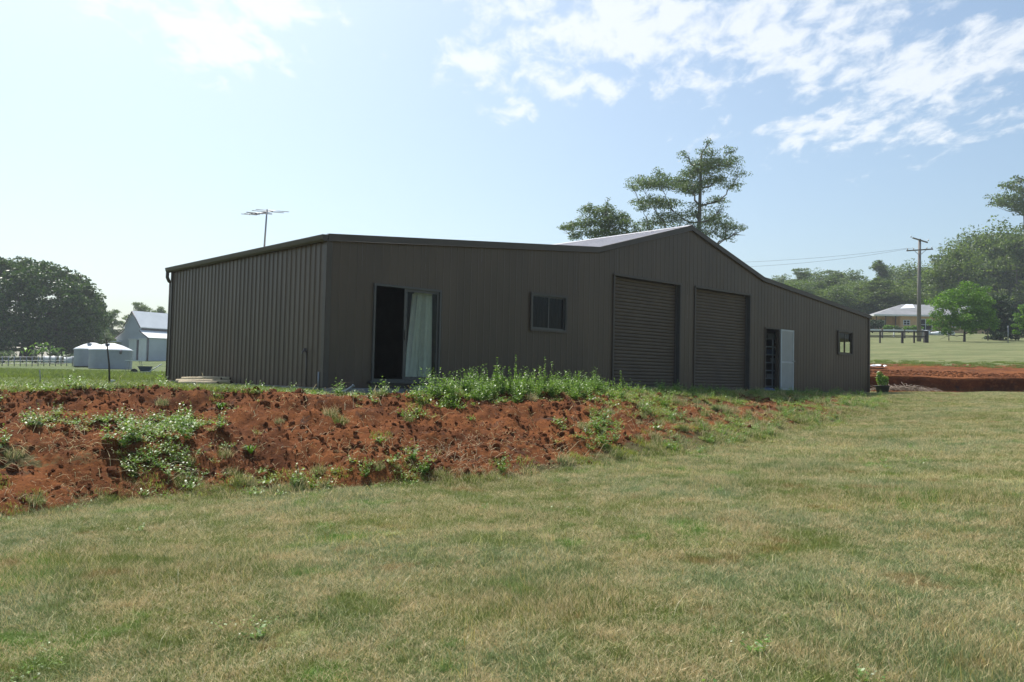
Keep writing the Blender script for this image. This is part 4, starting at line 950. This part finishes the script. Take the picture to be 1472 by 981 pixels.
def rails(name, label, pts, h, rails_z, m, post_w, rail_h, group=None, rail_t=.04):
    A = Vector(pts[0]); t = thing(name, label, 'fence', (A.x, A.y, 0), 0, group)
    for i, p in enumerate(pts):
        z = gz(p[0], p[1]); w = post_w if not isinstance(post_w, list) else post_w[i]; mb = MB(); mb.box(p[0] - A.x - w / 2, p[0] - A.x + w / 2, p[1] - A.y - w / 2, p[1] - A.y + w / 2, z - .2, z + h); mb.build('post', m, t)
    for i in range(len(pts) - 1):
        a, b = Vector(pts[i]), Vector(pts[i + 1])
        for rz_ in rails_z:
            mb = MB(); za, zb = gz(a.x, a.y) + rz_, gz(b.x, b.y) + rz_; ya, yb = a.y - A.y - .09, b.y - A.y - .09; xa, xb = a.x - A.x, b.x - A.x
            q = [(xa, ya, za), (xb, yb, zb), (xb, yb, zb + rail_h), (xa, ya, za + rail_h)]; q2 = [(x, y - rail_t, zz) for x, y, zz in q]
            mb.quad(*q[::-1]); mb.quad(*q2)
            for j in range(4): mb.quad(q[j], q[(j + 1) % 4], q2[(j + 1) % 4], q2[j])
            mb.build('rail', m, t)
    return t
def gp(px, Y): p = at(px, 490, Y); return (p.x, p.y)
rails('timber_fence', 'dark stained post and rail fence ending in a thick post by the power pole', [gp(1232, 74), gp(1265, 75.5), gp(1297, 76), gp(1314, 77), gp(1331, 78)], 1.12, (.5, .98), M['fencedark'], [.11, .11, .17, .12, .34], .10)
rails('paddock_fence', 'pale grey rail fence behind the dark timber fence', [gp(1240, 92), gp(1268, 93), gp(1300, 94), gp(1325, 95)], 1.0, (.25, .72), M['polewood'], .16, .10)
rails('white_rail_fence', 'low white rail behind the dark timber fence on the hill', [gp(1246, 101), gp(1285, 102), gp(1326, 103)], .95, (.62,), M['white'], .12, .24)
p = at(1350, 478, 112)
for x, w, hh, lb in ((-1.9, 1.5, .62, 'pale boulder nearest the power pole on the house lawn'), (-.3, 1.7, .5, 'long low pale boulder in the middle of the three on the house lawn'), (1.5, 1.1, .7, 'tallest pale boulder, half behind the bright garden tree')):
    mb = MB(); mb.lathe([(0, -.1), (w * .5, 0), (w * .52, hh * .4), (w * .4, hh * .8), (w * .15, hh), (0, hh)], seg=14); mb.v = [(a * (1 + .12 * math.sin(b * 3 + c * 7)), b * .6, c + .05 * math.sin(a * 5)) for a, b, c in mb.v]
    tag(mb.build('boulder', M['white'], None, (p.x + x, p.y, gz(p.x + x, p.y))), lb, 'boulder', 'pale boulders on the house lawn')
q = stake(1449, 468, 491, 80, 'fence_picket', 'thin grey steel picket on the grass near the right edge', 'fence post', .05)

# power pole and wires
def pole(loc, H, label):
    t = thing('power_pole', label, 'power pole', loc, 0, 'timber power poles')
    mb = MB(); mb.tube([(0, 0, -.5), (0, 0, H * .5), (.05, 0, H)], [.21, .17, .13], 12); mb.build('pole', M['polewood'], t)
    mb = MB(); mb.box(-.95, .98, -.16, -.04, -.06, .06, Matrix.Translation((0, 0, H - .12)) @ Matrix.Rotation(R(10), 4, 'Y') @ Matrix.Rotation(R(20), 4, 'Z')); mb.build('crossarm', M['polewood'], t)
    mb = MB(); mb.box(-1.3, 1.3, -.17, -.05, -.06, .06, Matrix.Translation((0, 0, H - 1.1)) @ Matrix.Rotation(R(-5), 4, 'Y')); mb.build('crossarm', M['polewood'], t)
    for x, z in ((-.85, H + .10), (.85, H - .2), (-1.2, H - 1.13), (-.6, H - 1.08), (.7, H - .98), (1.2, H - .93)):
        mb = MB(); mb.tube([(x, -.1, z), (x, -.1, z + .1), (x, -.1, z + .2)], [.05, .07, .03], 8); mb.build('insulator', M['tanktop'], t)
    for s in (-1, 1): mb = MB(); mb.tube([(s * .05, -.1, H - 1.6), (s * .6, -.1, H - 1.12)], .025, 6); mb.build('brace', M['steelgrey'], t)
    return t
Y = 82.; f = at(1321, 491, Y); f.z = gz(f.x, f.y); Hp = at(1325, 344, Y).z - f.z
pole(f, Hp, 'weathered timber power pole with two crossarms on the hill right of the shed')
f2 = at(905, 500, 72); f2.z = gz(f2.x, f2.y)
def wire(a, b, sag, lab):
    n = 24; pts = [Vector(a).lerp(Vector(b), i / n) - Vector((0, 0, sag * 4 * (i / n) * (1 - i / n))) for i in range(n + 1)]
    mb = MB(); mb.tube([q - pts[0] for q in pts], .010, 4, False); o = mb.build('power_line', M['wire'], None, pts[0]); tag(o, lab, 'power line', 'power lines from the timber pole')
T = f + Vector((0, 0, Hp))
Lp = at(700, 402, 70)
wire(T + Vector((-1.2, -.1, -.95)), at(1000, 379, 76), .3, 'upper power line running left from the lower crossarm to behind the shed gable')
wire(T + Vector((-.6, -.1, -.9)), at(1000, 386, 76), .45, 'lower power line running left from the pole to behind the shed gable')
wire(T + Vector((.05, 0, -4.9)), at(1560, 412, 95), .7, 'upper service wire running right from the pole against the forest')
wire(T + Vector((.05, 0, -5.4)), at(1560, 424, 95), .8, 'lower service wire running right from the pole against the forest')

# ------------------------------------------------------------------ instanced ground cover
def instancer(name, pts, rots, scls, idxs, sources, label, cat):
    me = bpy.data.meshes.new(name); me.vertices.add(len(pts)); me.vertices.foreach_set('co', np.ascontiguousarray(pts, np.float32).ravel())
    for nm, ty, arr in (('rot', 'FLOAT_VECTOR', rots), ('scl', 'FLOAT_VECTOR', scls)):
        a = me.attributes.new(nm, ty, 'POINT'); a.data.foreach_set('vector', np.ascontiguousarray(arr, np.float32).ravel())
    a = me.attributes.new('idx', 'INT', 'POINT'); a.data.foreach_set('value', np.ascontiguousarray(idxs, np.int32))
    o = link(name, me); tag(o, label, cat, kind='stuff')
    c = bpy.data.collections.new(name + '_sources')
    for i, sm in enumerate(sources):
        so = bpy.data.objects.new('%s_piece_%02d' % (name, i), sm); c.objects.link(so)
    ng = bpy.data.node_groups.new(name, 'GeometryNodeTree'); ng.interface.new_socket('Geometry', in_out='INPUT', socket_type='NodeSocketGeometry'); ng.interface.new_socket('Geometry', in_out='OUTPUT', socket_type='NodeSocketGeometry')
    N = ng.nodes; L = ng.links; gi = N.new('NodeGroupInput'); go = N.new('NodeGroupOutput'); ip = N.new('GeometryNodeInstanceOnPoints'); ci = N.new('GeometryNodeCollectionInfo')
    ci.inputs['Collection'].default_value = c; ci.inputs['Separate Children'].default_value = True; ci.inputs['Reset Children'].default_value = True
    def na(nm, ty):
        n = N.new('GeometryNodeInputNamedAttribute'); n.data_type = ty; n.inputs['Name'].default_value = nm; return n.outputs['Attribute']
    L.new(gi.outputs[0], ip.inputs['Points']); L.new(ci.outputs[0], ip.inputs['Instance']); ip.inputs['Pick Instance'].default_value = True
    L.new(na('idx', 'INT'), ip.inputs['Instance Index']); L.new(na('scl', 'FLOAT_VECTOR'), ip.inputs['Scale'])
    e2r = N.new('FunctionNodeEulerToRotation'); L.new(na('rot', 'FLOAT_VECTOR'), e2r.inputs[0]); L.new(e2r.outputs[0], ip.inputs['Rotation'])
    L.new(ip.outputs[0], go.inputs[0]); md = o.modifiers.new('scatter', 'NODES'); md.node_group = ng
    return o
def blades(n, radius, hmin, hmax, wid, bend, flat=0.0, clump=0):
    "patch of grass blades: 3 tris each"
    a = RS.uniform(0, 6.28, n); r = radius * np.sqrt(RS.rand(n)); x = r * np.cos(a); y = r * np.sin(a)
    if clump:
        cc = RS.uniform(-radius, radius, (clump, 2)) * .8; pk = RS.randint(0, clump, n); m_ = RS.rand(n) < .65
        x = np.where(m_, cc[pk, 0] + RS.normal(size=n) * .025, x); y = np.where(m_, cc[pk, 1] + RS.normal(size=n) * .025, y)
    h = RS.uniform(hmin, hmax, n) * (.5 + .5 * RS.rand(n)); th = RS.uniform(0, 6.28, n); dx, dy = np.cos(th), np.sin(th); w = wid * (.6 + .8 * RS.rand(n))
    b1 = h * bend * (.2 + .8 * RS.rand(n)); lay = RS.rand(n) < flat; b1 = np.where(lay, h * 1.0, b1); hz_ = np.where(lay, .008 + .02 * RS.rand(n), h)
    t2 = RS.uniform(0, 6.28, n); px_, py_ = np.cos(t2) * w / 2, np.sin(t2) * w / 2
    z = np.zeros(n) - .004
    P = [np.stack([x - px_, y - py_, z], 1), np.stack([x + px_, y + py_, z], 1),
         np.stack([x + dx * b1 * .35 + px_ * .8, y + dy * b1 * .35 + py_ * .8, hz_ * .6], 1), np.stack([x + dx * b1 * .35 - px_ * .8, y + dy * b1 * .35 - py_ * .8, hz_ * .6], 1),
         np.stack([x + dx * b1, y + dy * b1, hz_], 1)]
    V = np.stack(P, 1).reshape(-1, 3); i = np.arange(n) * 5
    F3 = np.concatenate([np.stack([i, i + 1, i + 2], 1), np.stack([i, i + 2, i + 3], 1), np.stack([i + 3, i + 2, i + 4], 1)])
    return V, F3
def normal_rot(X, Y):
    e = .25; zx = (ground(X + e, Y, False) - ground(X - e, Y, False)) / (2 * e); zy = (ground(X, Y + e, False) - ground(X, Y - e, False)) / (2 * e)
    return zx, zy
def scatter(n, bmin, bmax, rmin, rmax, power=1.0):
    "uniform over the ground inside a wedge"
    b = RS.uniform(math.atan(bmin), math.atan(bmax), n); r = np.sqrt(RS.uniform(rmin ** 2, rmax ** 2, n)); return r * np.sin(b), r * np.cos(b)
def inst_arrays(X, Y, smin, smax, nsrc, dz=0, tilt=True):
    n = len(X); Z = ground(X, Y) + dz; zx, zy = normal_rot(X, Y)
    th = RS.uniform(0, 6.28, n)
    # tilt to the slope: small-angle euler in the rotated frame
    rx = np.arctan(zy) if tilt else np.zeros(n); ry = -np.arctan(zx) if tilt else np.zeros(n)
    c, s = np.cos(th), np.sin(th); rots = np.stack([rx * c + ry * s * 1.0, -rx * s + ry * c, th], 1)
    sc = RS.uniform(smin, smax, n); return np.stack([X, Y, Z], 1), rots, np.stack([sc, sc, sc], 1), RS.randint(0, nsrc, n)
gsrc = []
for k in range(6):
    Vv, Ff = blades(1250, .36, .016, .048 if k < 4 else .080, .0029, 1.3, .42 if k < 4 else .15, clump=[0, 14, 0, 10, 8, 0][k]); gsrc.append(npmesh('grass_patch', Vv, Ff, M['grass']))
for k in range(2):
    Vv, Ff = blades(80, .38, .05, .15, .0030, .8, .8); gsrc.append(npmesh('straw_patch', Vv, Ff, M['straw']))
X, Y = scatter(5200, -.68, .68, 3.2, 11, 1); X2, Y2 = scatter(9500, -.66, .68, 11, 24); X3, Y3 = scatter(6500, -.2, .68, 22, 37)
X = np.concatenate([X, X2, X3]); Y = np.concatenate([Y, Y2, Y3])
_st = RS.get_state()          # the lawn goes on past both sides of the frame
E = [scatter(1500, .68, 1.6, 2.0, 11), scatter(700, -1.3, -.68, 2.0, 11), scatter(450, -.68, .68, 1.6, 3.2), scatter(4200, .68, 1.3, 11, 24), scatter(3000, .68, 1.1, 22, 35)]
RS.set_state(_st)
NX = len(X); b, yt, yc, t = zones(X, Y)
bare = fbm(X * .85, Y * .85, 131, 3); kp = ((t < .03) | ((b > .40) & (Y < 37))) & ~((bare > .40) & (RS.rand(len(X)) < .8)); X, Y = X[kp], Y[kp]
P_, R_, S_, I_ = inst_arrays(X, Y, .8, 1.25, 6)
dn = fbm(X * .7, Y * .7, 91, 3); st_ = RS.rand(len(X)) < (.10 + .25 * (dn > .12)); I_ = np.where(st_, 6 + RS.randint(0, 2, len(X)), I_)
far_ = np.hypot(X, Y) > 13; S_[:, 0:2] *= np.where(far_, 1.35, 1)[:, None]
tl = ss(.12, .32, fbm(X * .8, Y * .8, 161, 3)); S_[:, 2] *= .8 + .5 * tl
_st = RS.get_state(); XE = np.concatenate([e[0] for e in E]); YE = np.concatenate([e[1] for e in E]); tE = zones(XE, YE)[3]; kE = (tE < .03) | ((XE / YE > .40) & (YE < 35)); XE, YE = XE[kE], YE[kE]
aE = inst_arrays(XE, YE, .8, 1.25, 6); aE[2][:, 0:2] *= np.where(np.hypot(XE, YE) > 13, 1.35, 1)[:, None]; P_, R_, S_, I_ = [np.concatenate([p_, q_]) for p_, q_ in zip((P_, R_, S_, I_), aE)]; RS.set_state(_st)
instancer('lawn_grass', P_, R_, S_, I_, gsrc, 'short mown lawn grass mixed with dry straw in the foreground', 'grass')
lsrc = [npmesh('long_straw', *blades(16, .55, .09, .20, .0024, .9, .55), M['strawp']) for k in range(4)]
X, Y = scatter(3800, -.68, .68, 3.2, 16); b, yt, yc, t = zones(X, Y); kp = (t < 0) & (RS.rand(len(X)) < .25 + .9 * np.clip(fbm(X * .9, Y * .9, 171, 3) + .1, 0, 1)); X, Y = X[kp], Y[kp]
P_, R_, S_, I_ = inst_arrays(X, Y, .7, 1.2, 4)
instancer('loose_straw', P_, R_, S_, I_, lsrc, 'long pale dry straws lying loose on the lawn', 'straw')
# pasture tufts behind and beside the shed
fsrc = [npmesh('tuft', *blades(260, .5, .06, .20, .012, .8, .1, clump=9), M['pasture']) for k in range(3)]
X, Y = scatter(5200, -.66, -.25, 12.5, 60); b, yt, yc, t = zones(X, Y); c_, s_ = math.cos(PHI), math.sin(PHI)
U_ = (X + 3.674) * c_ + (Y - 16.391) * s_; W_ = -(X + 3.674) * s_ + (Y - 16.391) * c_
kp = (t > 1.02) & ~((U_ > -.3) & (U_ < 24.3) & (W_ > -.3) & (W_ < 8.4)) & ((b < .3) | (Y > 44)); X, Y = X[kp], Y[kp]
P_, R_, S_, I_ = inst_arrays(X, Y, .8, 1.5, 3); S_[:, 2] *= np.where(Y < 22, .45, .9)
X4, Y4 = scatter(9000, .36, .68, 47.2, 53); e4 = fbm(X4 * .9, Y4 * .9, 151, 3); kp = np.hypot(X4, Y4) > 48.4 + 3 * e4 + 2.5 * RS.rand(len(X4)) ** 2 - 1.2; kp &= RS.rand(len(X4)) < np.clip((52.5 - np.hypot(X4, Y4)) / 3, 0, 1); X4, Y4 = X4[kp], Y4[kp]
q4 = RS.rand(len(X4)) < .07; X4, Y4 = X4[q4], Y4[q4]; a4 = inst_arrays(X4, Y4, .3, .6, 3); P_, R_, S_, I_ = [np.concatenate([p_, q_]) for p_, q_ in zip((P_, R_, S_, I_), a4)]
instancer('pasture_grass', P_, R_, S_, I_, fsrc, 'green pasture grass on the fields beyond the soil bank', 'grass')

# clods
csrc = []
import bmesh
for k in range(7):
    bm = bmesh.new(); bmesh.ops.create_icosphere(bm, subdivisions=2, radius=1)
    for v in bm.verts:
        p = v.co.copy(); f_ = 1 + .55 * float(vn(np.array(p.x * 1.6 + k * 3), np.array(p.y * 1.6 + p.z * 1.3), k)) + .3 * float(vn(np.array(p.x * 4 + k), np.array(p.z * 4 + p.y), k + 9)); v.co = Vector((p.x * f_ * 1.2, p.y * f_, p.z * f_ * .72))
    me = bpy.data.meshes.new('clod'); bm.to_mesh(me); bm.free(); me.materials.append(M['clod']); csrc.append(me)
X, Y = scatter(60000, -.68, .40, 8, 26); b, yt, yc, t = zones(X, Y)
kp = (t > .0) & (Y < yc + .4) & (RS.rand(len(X)) < np.clip(1.1 - 2.3 * np.clip(b, 0, 1), .12, 1) * (.35 + 1.2 * (fbm(X * 1.5, Y * 1.5, 95, 3) + .3))); X, Y = X[kp][:12000], Y[kp][:16000]
P_, R_, S_, I_ = inst_arrays(X, Y, .5, 1, 7, 0, False); n = len(X)
sz = .005 + .045 * RS.rand(n) ** 9 + .010 * RS.rand(n); big = RS.rand(n) < .003; sz = np.where(big, RS.uniform(.06, .10, n), sz); S_ = S_ / S_ * sz[:, None]; R_ = RS.uniform(0, 6.28, (n, 3)) * np.array([.2, .2, 1])
instancer('soil_clods', P_, R_, S_, I_, csrc, 'loose red soil clods strewn over the bank', 'soil clods')
X, Y = scatter(2600, .38, .68, 37, 44.5); P_, R_, S_, I_ = inst_arrays(X, Y, .02, .07, 7, 0, False)
instancer('cutting_clods', P_, R_, S_, I_, csrc, 'loose soil clods on the red cutting right of the shed', 'soil clods')

# weeds: low leafy plants
def weed_mesh(h, spread, stems, ls, m):
    V, Fc = [], []
    for q in range(stems):
        a = RS.uniform(0, 6.28); r0 = RS.uniform(0, spread * .5); hh = h * RS.uniform(.45, 1.1); tip = Vector((math.cos(a) * (r0 + spread * RS.uniform(.2, .8)), math.sin(a) * (r0 + spread * RS.uniform(.2, .8)), hh)); b0 = Vector((math.cos(a) * r0, math.sin(a) * r0, 0))
        w = Vector((-math.sin(a), math.cos(a), 0)) * .0022; n = len(V); V += [b0 - w, b0 + w, tip + w * .3, tip - w * .3]; Fc.append((n, n + 1, n + 2, n + 3))
        k = max(3, int(hh / .020))
        for j in range(k):
            f = (j + 1) / k; p = b0.lerp(tip, f); t = RS.uniform(0, 6.28); l = ls * RS.uniform(.6, 1.5) * (1.25 - .6 * f); d = Vector((math.cos(t), math.sin(t), RS.uniform(-.1, .7))).normalized(); sd_ = Vector((-math.sin(t), math.cos(t), RS.uniform(-.3, .3))) * l * .52
            n = len(V); V += [p + d * .004, p + d * l - sd_ + d * 0, p + d * l * 1.9, p + d * l + sd_]; Fc.append((n, n + 1, n + 2, n + 3))
    return npmesh('weed', np.array([tuple(v) for v in V]), np.array(Fc), m)
wsrc = [weed_mesh(.06, .12, 12, .019, M['leaf_weed']), weed_mesh(.11, .12, 12, .024, M['leaf_weed']), weed_mesh(.24, .12, 10, .027, M['leaf_weed']), weed_mesh(.09, .13, 13, .018, M['leaf_weedy']), weed_mesh(.38, .10, 7, .025, M['leaf_weed'])]
X, Y = scatter(70000, -.68, .45, 8, 32); b, yt, yc, t = zones(X, Y)
nse = fbm(X * 1.3, Y * 1.3, 101, 3); nse2 = fbm(X * .6, Y * .6, 107, 2)
prob = np.zeros(len(X))
prob = np.maximum(prob, (.8 + .9 * nse) * ss(-.13, -.06, b) * ss(.70, .88, t) * ss(1.5, 1.1, t))                # crest thicket
prob = np.maximum(prob, .70 * ss(.10, .30, b) * (nse > -.05))                                        # vegetated right half
prob = np.maximum(prob, .55 * ss(-.08, .12, b) * (nse > .08))
prob = np.maximum(prob, .82 * ss(-.29, -.40, b) * ((t > .05) & (t < .66)) * ss(-.12, .25, nse))            # left bench
prob = np.maximum(prob, .5 * ss(-.45, -.55, b) * ((t > .55) & (t < 1.1)) * (nse > .05))
prob = np.maximum(prob, .35 * ((t > .93) & (t < 1.25)) * (nse > .05))
prob = np.maximum(prob, .30 * ((t > -.05) & (t < .14)) * (nse > -.1))
prob = np.maximum(prob, .05 * (nse > 0)); prob = np.where((b < -.27) & (b > -.47) & (t > .85), .03, prob)
inside = ((X + 3.674) * -s_ + (Y - 16.391) * c_) > -.12
inside &= ((X + 3.674) * c_ + (Y - 16.391) * s_) > -.1
kp = (RS.rand(len(X)) < prob * np.where(b > .15, .75, .6)) & (t > -.06) & ((Y < yc + 1.6) | (b < -.3)) & (Y < yc + 2.2) & ~inside
X, Y, b, t, nse = X[kp], Y[kp], b[kp], t[kp], nse[kp]
P_, R_, S_, I_ = inst_arrays(X, Y, .7, 1.3, 3, 0, False)
th_ = (b > -.11) & (b < .11) & (t > .78); I_ = np.where(th_ & (RS.rand(len(X)) < .6), np.where(RS.rand(len(X)) < .5, 2, 4), I_)
I_ = np.where((I_ == 2) & ~th_ & (RS.rand(len(X)) < .6), 0, I_); I_ = np.where(RS.rand(len(X)) < .22 + .3 * (b > .12), 3, I_)
S_ = S_ * np.where(b > .2, .75, 1)[:, None]
print('weeds', len(X))
instancer('low_weeds', P_, R_, S_, I_, wsrc, 'low leafy green weeds growing over the soil bank', 'weeds')
X, Y = scatter(2600, -.68, .68, 3.4, 22); b, yt, yc, t = zones(X, Y); kp = (t < 0) & (fbm(X * .8, Y * .8, 141, 3) > .25); X, Y = X[kp], Y[kp]
P_, R_, S_, I_ = inst_arrays(X, Y, .5, .95, 2, 0, False)
instancer('lawn_weeds', P_, R_, S_, np.where(RS.rand(len(X)) < .3, 3, I_), wsrc, 'small broad leaved weeds scattered through the lawn', 'weeds')
# dry straw, roots and coarse tufts on the bank
def straw_mesh(n, R0, L0):
    mb = MB()
    for i in range(n):
        a = RS.uniform(0, 6.28); l = L0 * RS.uniform(.4, 1.2); x, y = RS.normal(size=2) * R0 * .5; d = Vector((math.cos(a), math.sin(a), RS.uniform(-.1, .5))) * l; w = Vector((-d.y, d.x, 0)).normalized() * .0024; p = Vector((x, y, .012)); q = p + d * .5 + Vector((0, 0, l * .18)); e = p + d
        mb.quad(p - w, p + w, q + w, q - w); mb.quad(q - w, q + w, e)
    return mb.mesh('straw', M['straw'])
ssrc = [straw_mesh(9, .35, .10), straw_mesh(22, .45, .13), straw_mesh(3, .3, .30)]
ssrc.append(npmesh('tuft2', *blades(170, .10, .06, .16, .005, 1.0, .1), M['grass'])); ssrc.append(npmesh('tuft3', *blades(120, .16, .04, .10, .005, 1.0, .2), M['leaf_weedy']))
X, Y = scatter(26000, -.68, .45, 8, 30); b, yt, yc, t = zones(X, Y); nse = fbm(X * 1.1, Y * 1.1, 113, 3)
pr = .16 * (t < 1.1) + .55 * ss(.35, .05, t) + .25 * (nse > .1) + .30 * ss(.05, .2, b)
inside = (((X + 3.674) * -s_ + (Y - 16.391) * c_) > -.15) & (((X + 3.674) * c_ + (Y - 16.391) * s_) > -.1)
kp = (RS.rand(len(X)) < pr * .42) & (t > -.08) & (Y < yc + 1.2) & ~inside; X, Y, b, t = X[kp], Y[kp], b[kp], t[kp]
P_, R_, S_, I_ = inst_arrays(X, Y, .7, 1.3, 3); tf_ = RS.rand(len(X)) < np.clip(.12 + .5 * ss(.2, .0, t) + .22 * ss(.03, .2, b), 0, .75); I_ = np.where(tf_, 3 + (RS.rand(len(X)) < .45), I_)
print('straw', len(X))
instancer('dead_grass', P_, R_, S_, I_, ssrc, 'dead straw, roots and coarse grass tufts on the soil bank', 'dead grass')

# tall weeds along the crest, each a plant of its own
WG = 'tall seeding weeds on the crest before the shed'
def tall_weed(px, ytop, Y, i, lab):
    p = at(px, 560, Y); z = gz(p.x, p.y); h = max(at(px, ytop, Y).z - z, .2); t = thing('tall_weed', lab, 'weed', (p.x, p.y, z), 0, WG)
    mb = MB(); cs, rs = [], []
    for s in range(3):
        a = RS.uniform(0, 6.28); k = 1 if s == 0 else RS.uniform(.5, .8); tip = Vector((math.cos(a) * .06 * (s > 0) + RS.normal() * .01, math.sin(a) * .05 * (s > 0), h * k)); pts = bez((0, 0, 0), tip, (RS.normal() * .012, 0, 0), 5); mb.tube(pts, [.005, .0045, .004, .003, .002, .001], 5, False)
        n = int(h * k / .035)
        for j in range(n):
            f = (j + 1) / n; q = pts[min(5, int(f * 5))]; rr = .05 * (1 - .62 * f); cs.append((tip.x * f, tip.y * f, h * k * f)); rs.append((rr, rr, .012))
    mb.build('stem', M['stem'], t); V_, F_ = leafcloud(cs, rs, int(60 + h * 260), .017, .9, aspect=.55); link('leaves', npmesh('leaves', V_, F_, M['leaf_weed']), t)
tw_ = [(630, 549, 14.2), (640, 543, 14.6), (668, 540, 14.6), (686, 538, 14.8), (712, 514, 15.2), (722, 533, 15.0), (741, 511, 15.6), (757, 531, 15.4), (768, 531, 15.8), (783, 514, 15.8), (792, 521, 16.1), (816, 536, 16.6), (832, 534, 17.0), (842, 534, 17.3), (854, 540, 17.6), (873, 545, 18), (893, 532, 18.4), (700, 530, 14.9), (775, 528, 16.0), (732, 528, 15.0)]
pos_ = ['leftmost short', 'second from left', 'leafy low', 'bushy low', 'tall thin left', 'middling', 'tallest', 'short slender', 'slender', 'tall right', 'tall spire right', 'short white tipped', 'twin low', 'paired low', 'small', 'very small', 'isolated rightmost', 'dense mid height', 'dense short', 'dense leafy']
desc = ['just right of the sliding door', 'below the right jamb of the sliding door', 'between sliding door and window', 'left of the dark window', 'left of the window, reaching well up the wall', 'just left of the window', 'left of the window, highest of the row', 'under the left edge of the window', 'under the window', 'under the middle of the window', 'under the window, next to its tall neighbour', 'under the right edge of the window', 'right of the window', 'a little right of the window', 'between window and first roller door', 'just left of the first roller door', 'in front of the first roller door', 'between the two tall spires and the door', 'between the tall weeds under the window', 'between the two tallest left weeds']
for i, (x, y, Y) in enumerate(tw_): tall_weed(x, y, Y, i, '%s green weed %s' % (pos_[i], desc[i]))
# distinct broad plants on the bank
def rosette(px, py, lab):
    best = None
    for Yt in np.linspace(8.5, 16, 300):
        q = at(px, py, Yt)
        if gz(q.x, q.y) >= q.z: best = q; break
    if best is None: return
    z = gz(best.x, best.y); t = thing('grass_tuft', lab, 'grass tuft', (best.x, best.y, z)); mb = MB()
    for i in range(46):
        a = RS.uniform(0, 6.28); l = RS.uniform(.10, .2); d = Vector((math.cos(a), math.sin(a), 0)); w = Vector((-d.y, d.x, 0)) * .006; p0 = d * .01; p1 = d * l * .45 + Vector((0, 0, l * .6)); p2 = d * l + Vector((0, 0, l * .45)); mb.quad(p0 - w, p0 + w, p1 + w, p1 - w); mb.quad(p1 - w, p1 + w, p2)
    mb.build('blades', M['leaf_bright'], t)
rosette(317, 590, 'bright green grass tuft high on the bare red bank below the left wall')
rosette(360, 655, 'pale green grass tuft halfway down the bare red bank')

# ------------------------------------------------------------------ haze
hm, hnt, ho = nmat('pale_haze'); pv = hnt.nodes.new('ShaderNodeVolumePrincipled'); pv.inputs['Color'].default_value = (.86, .93, 1, 1); pv.inputs['Density'].default_value = .0005; pv.inputs['Anisotropy'].default_value = .3; pv.inputs['Density Attribute'].default_value = ''; pv.inputs['Temperature Attribute'].default_value = ''; pv.inputs['Color Attribute'].default_value = ''
hnt.links.new(pv.outputs[0], ho.inputs['Volume'])
HAZE = True
if HAZE:
    mb = MB(); mb.box(-640, 640, -640, 640, -6, 66); hz_o = mb.build('haze', hm); tag(hz_o, 'thin pale haze over the whole countryside', 'haze', kind='stuff')
print('objects', len(COL.objects))
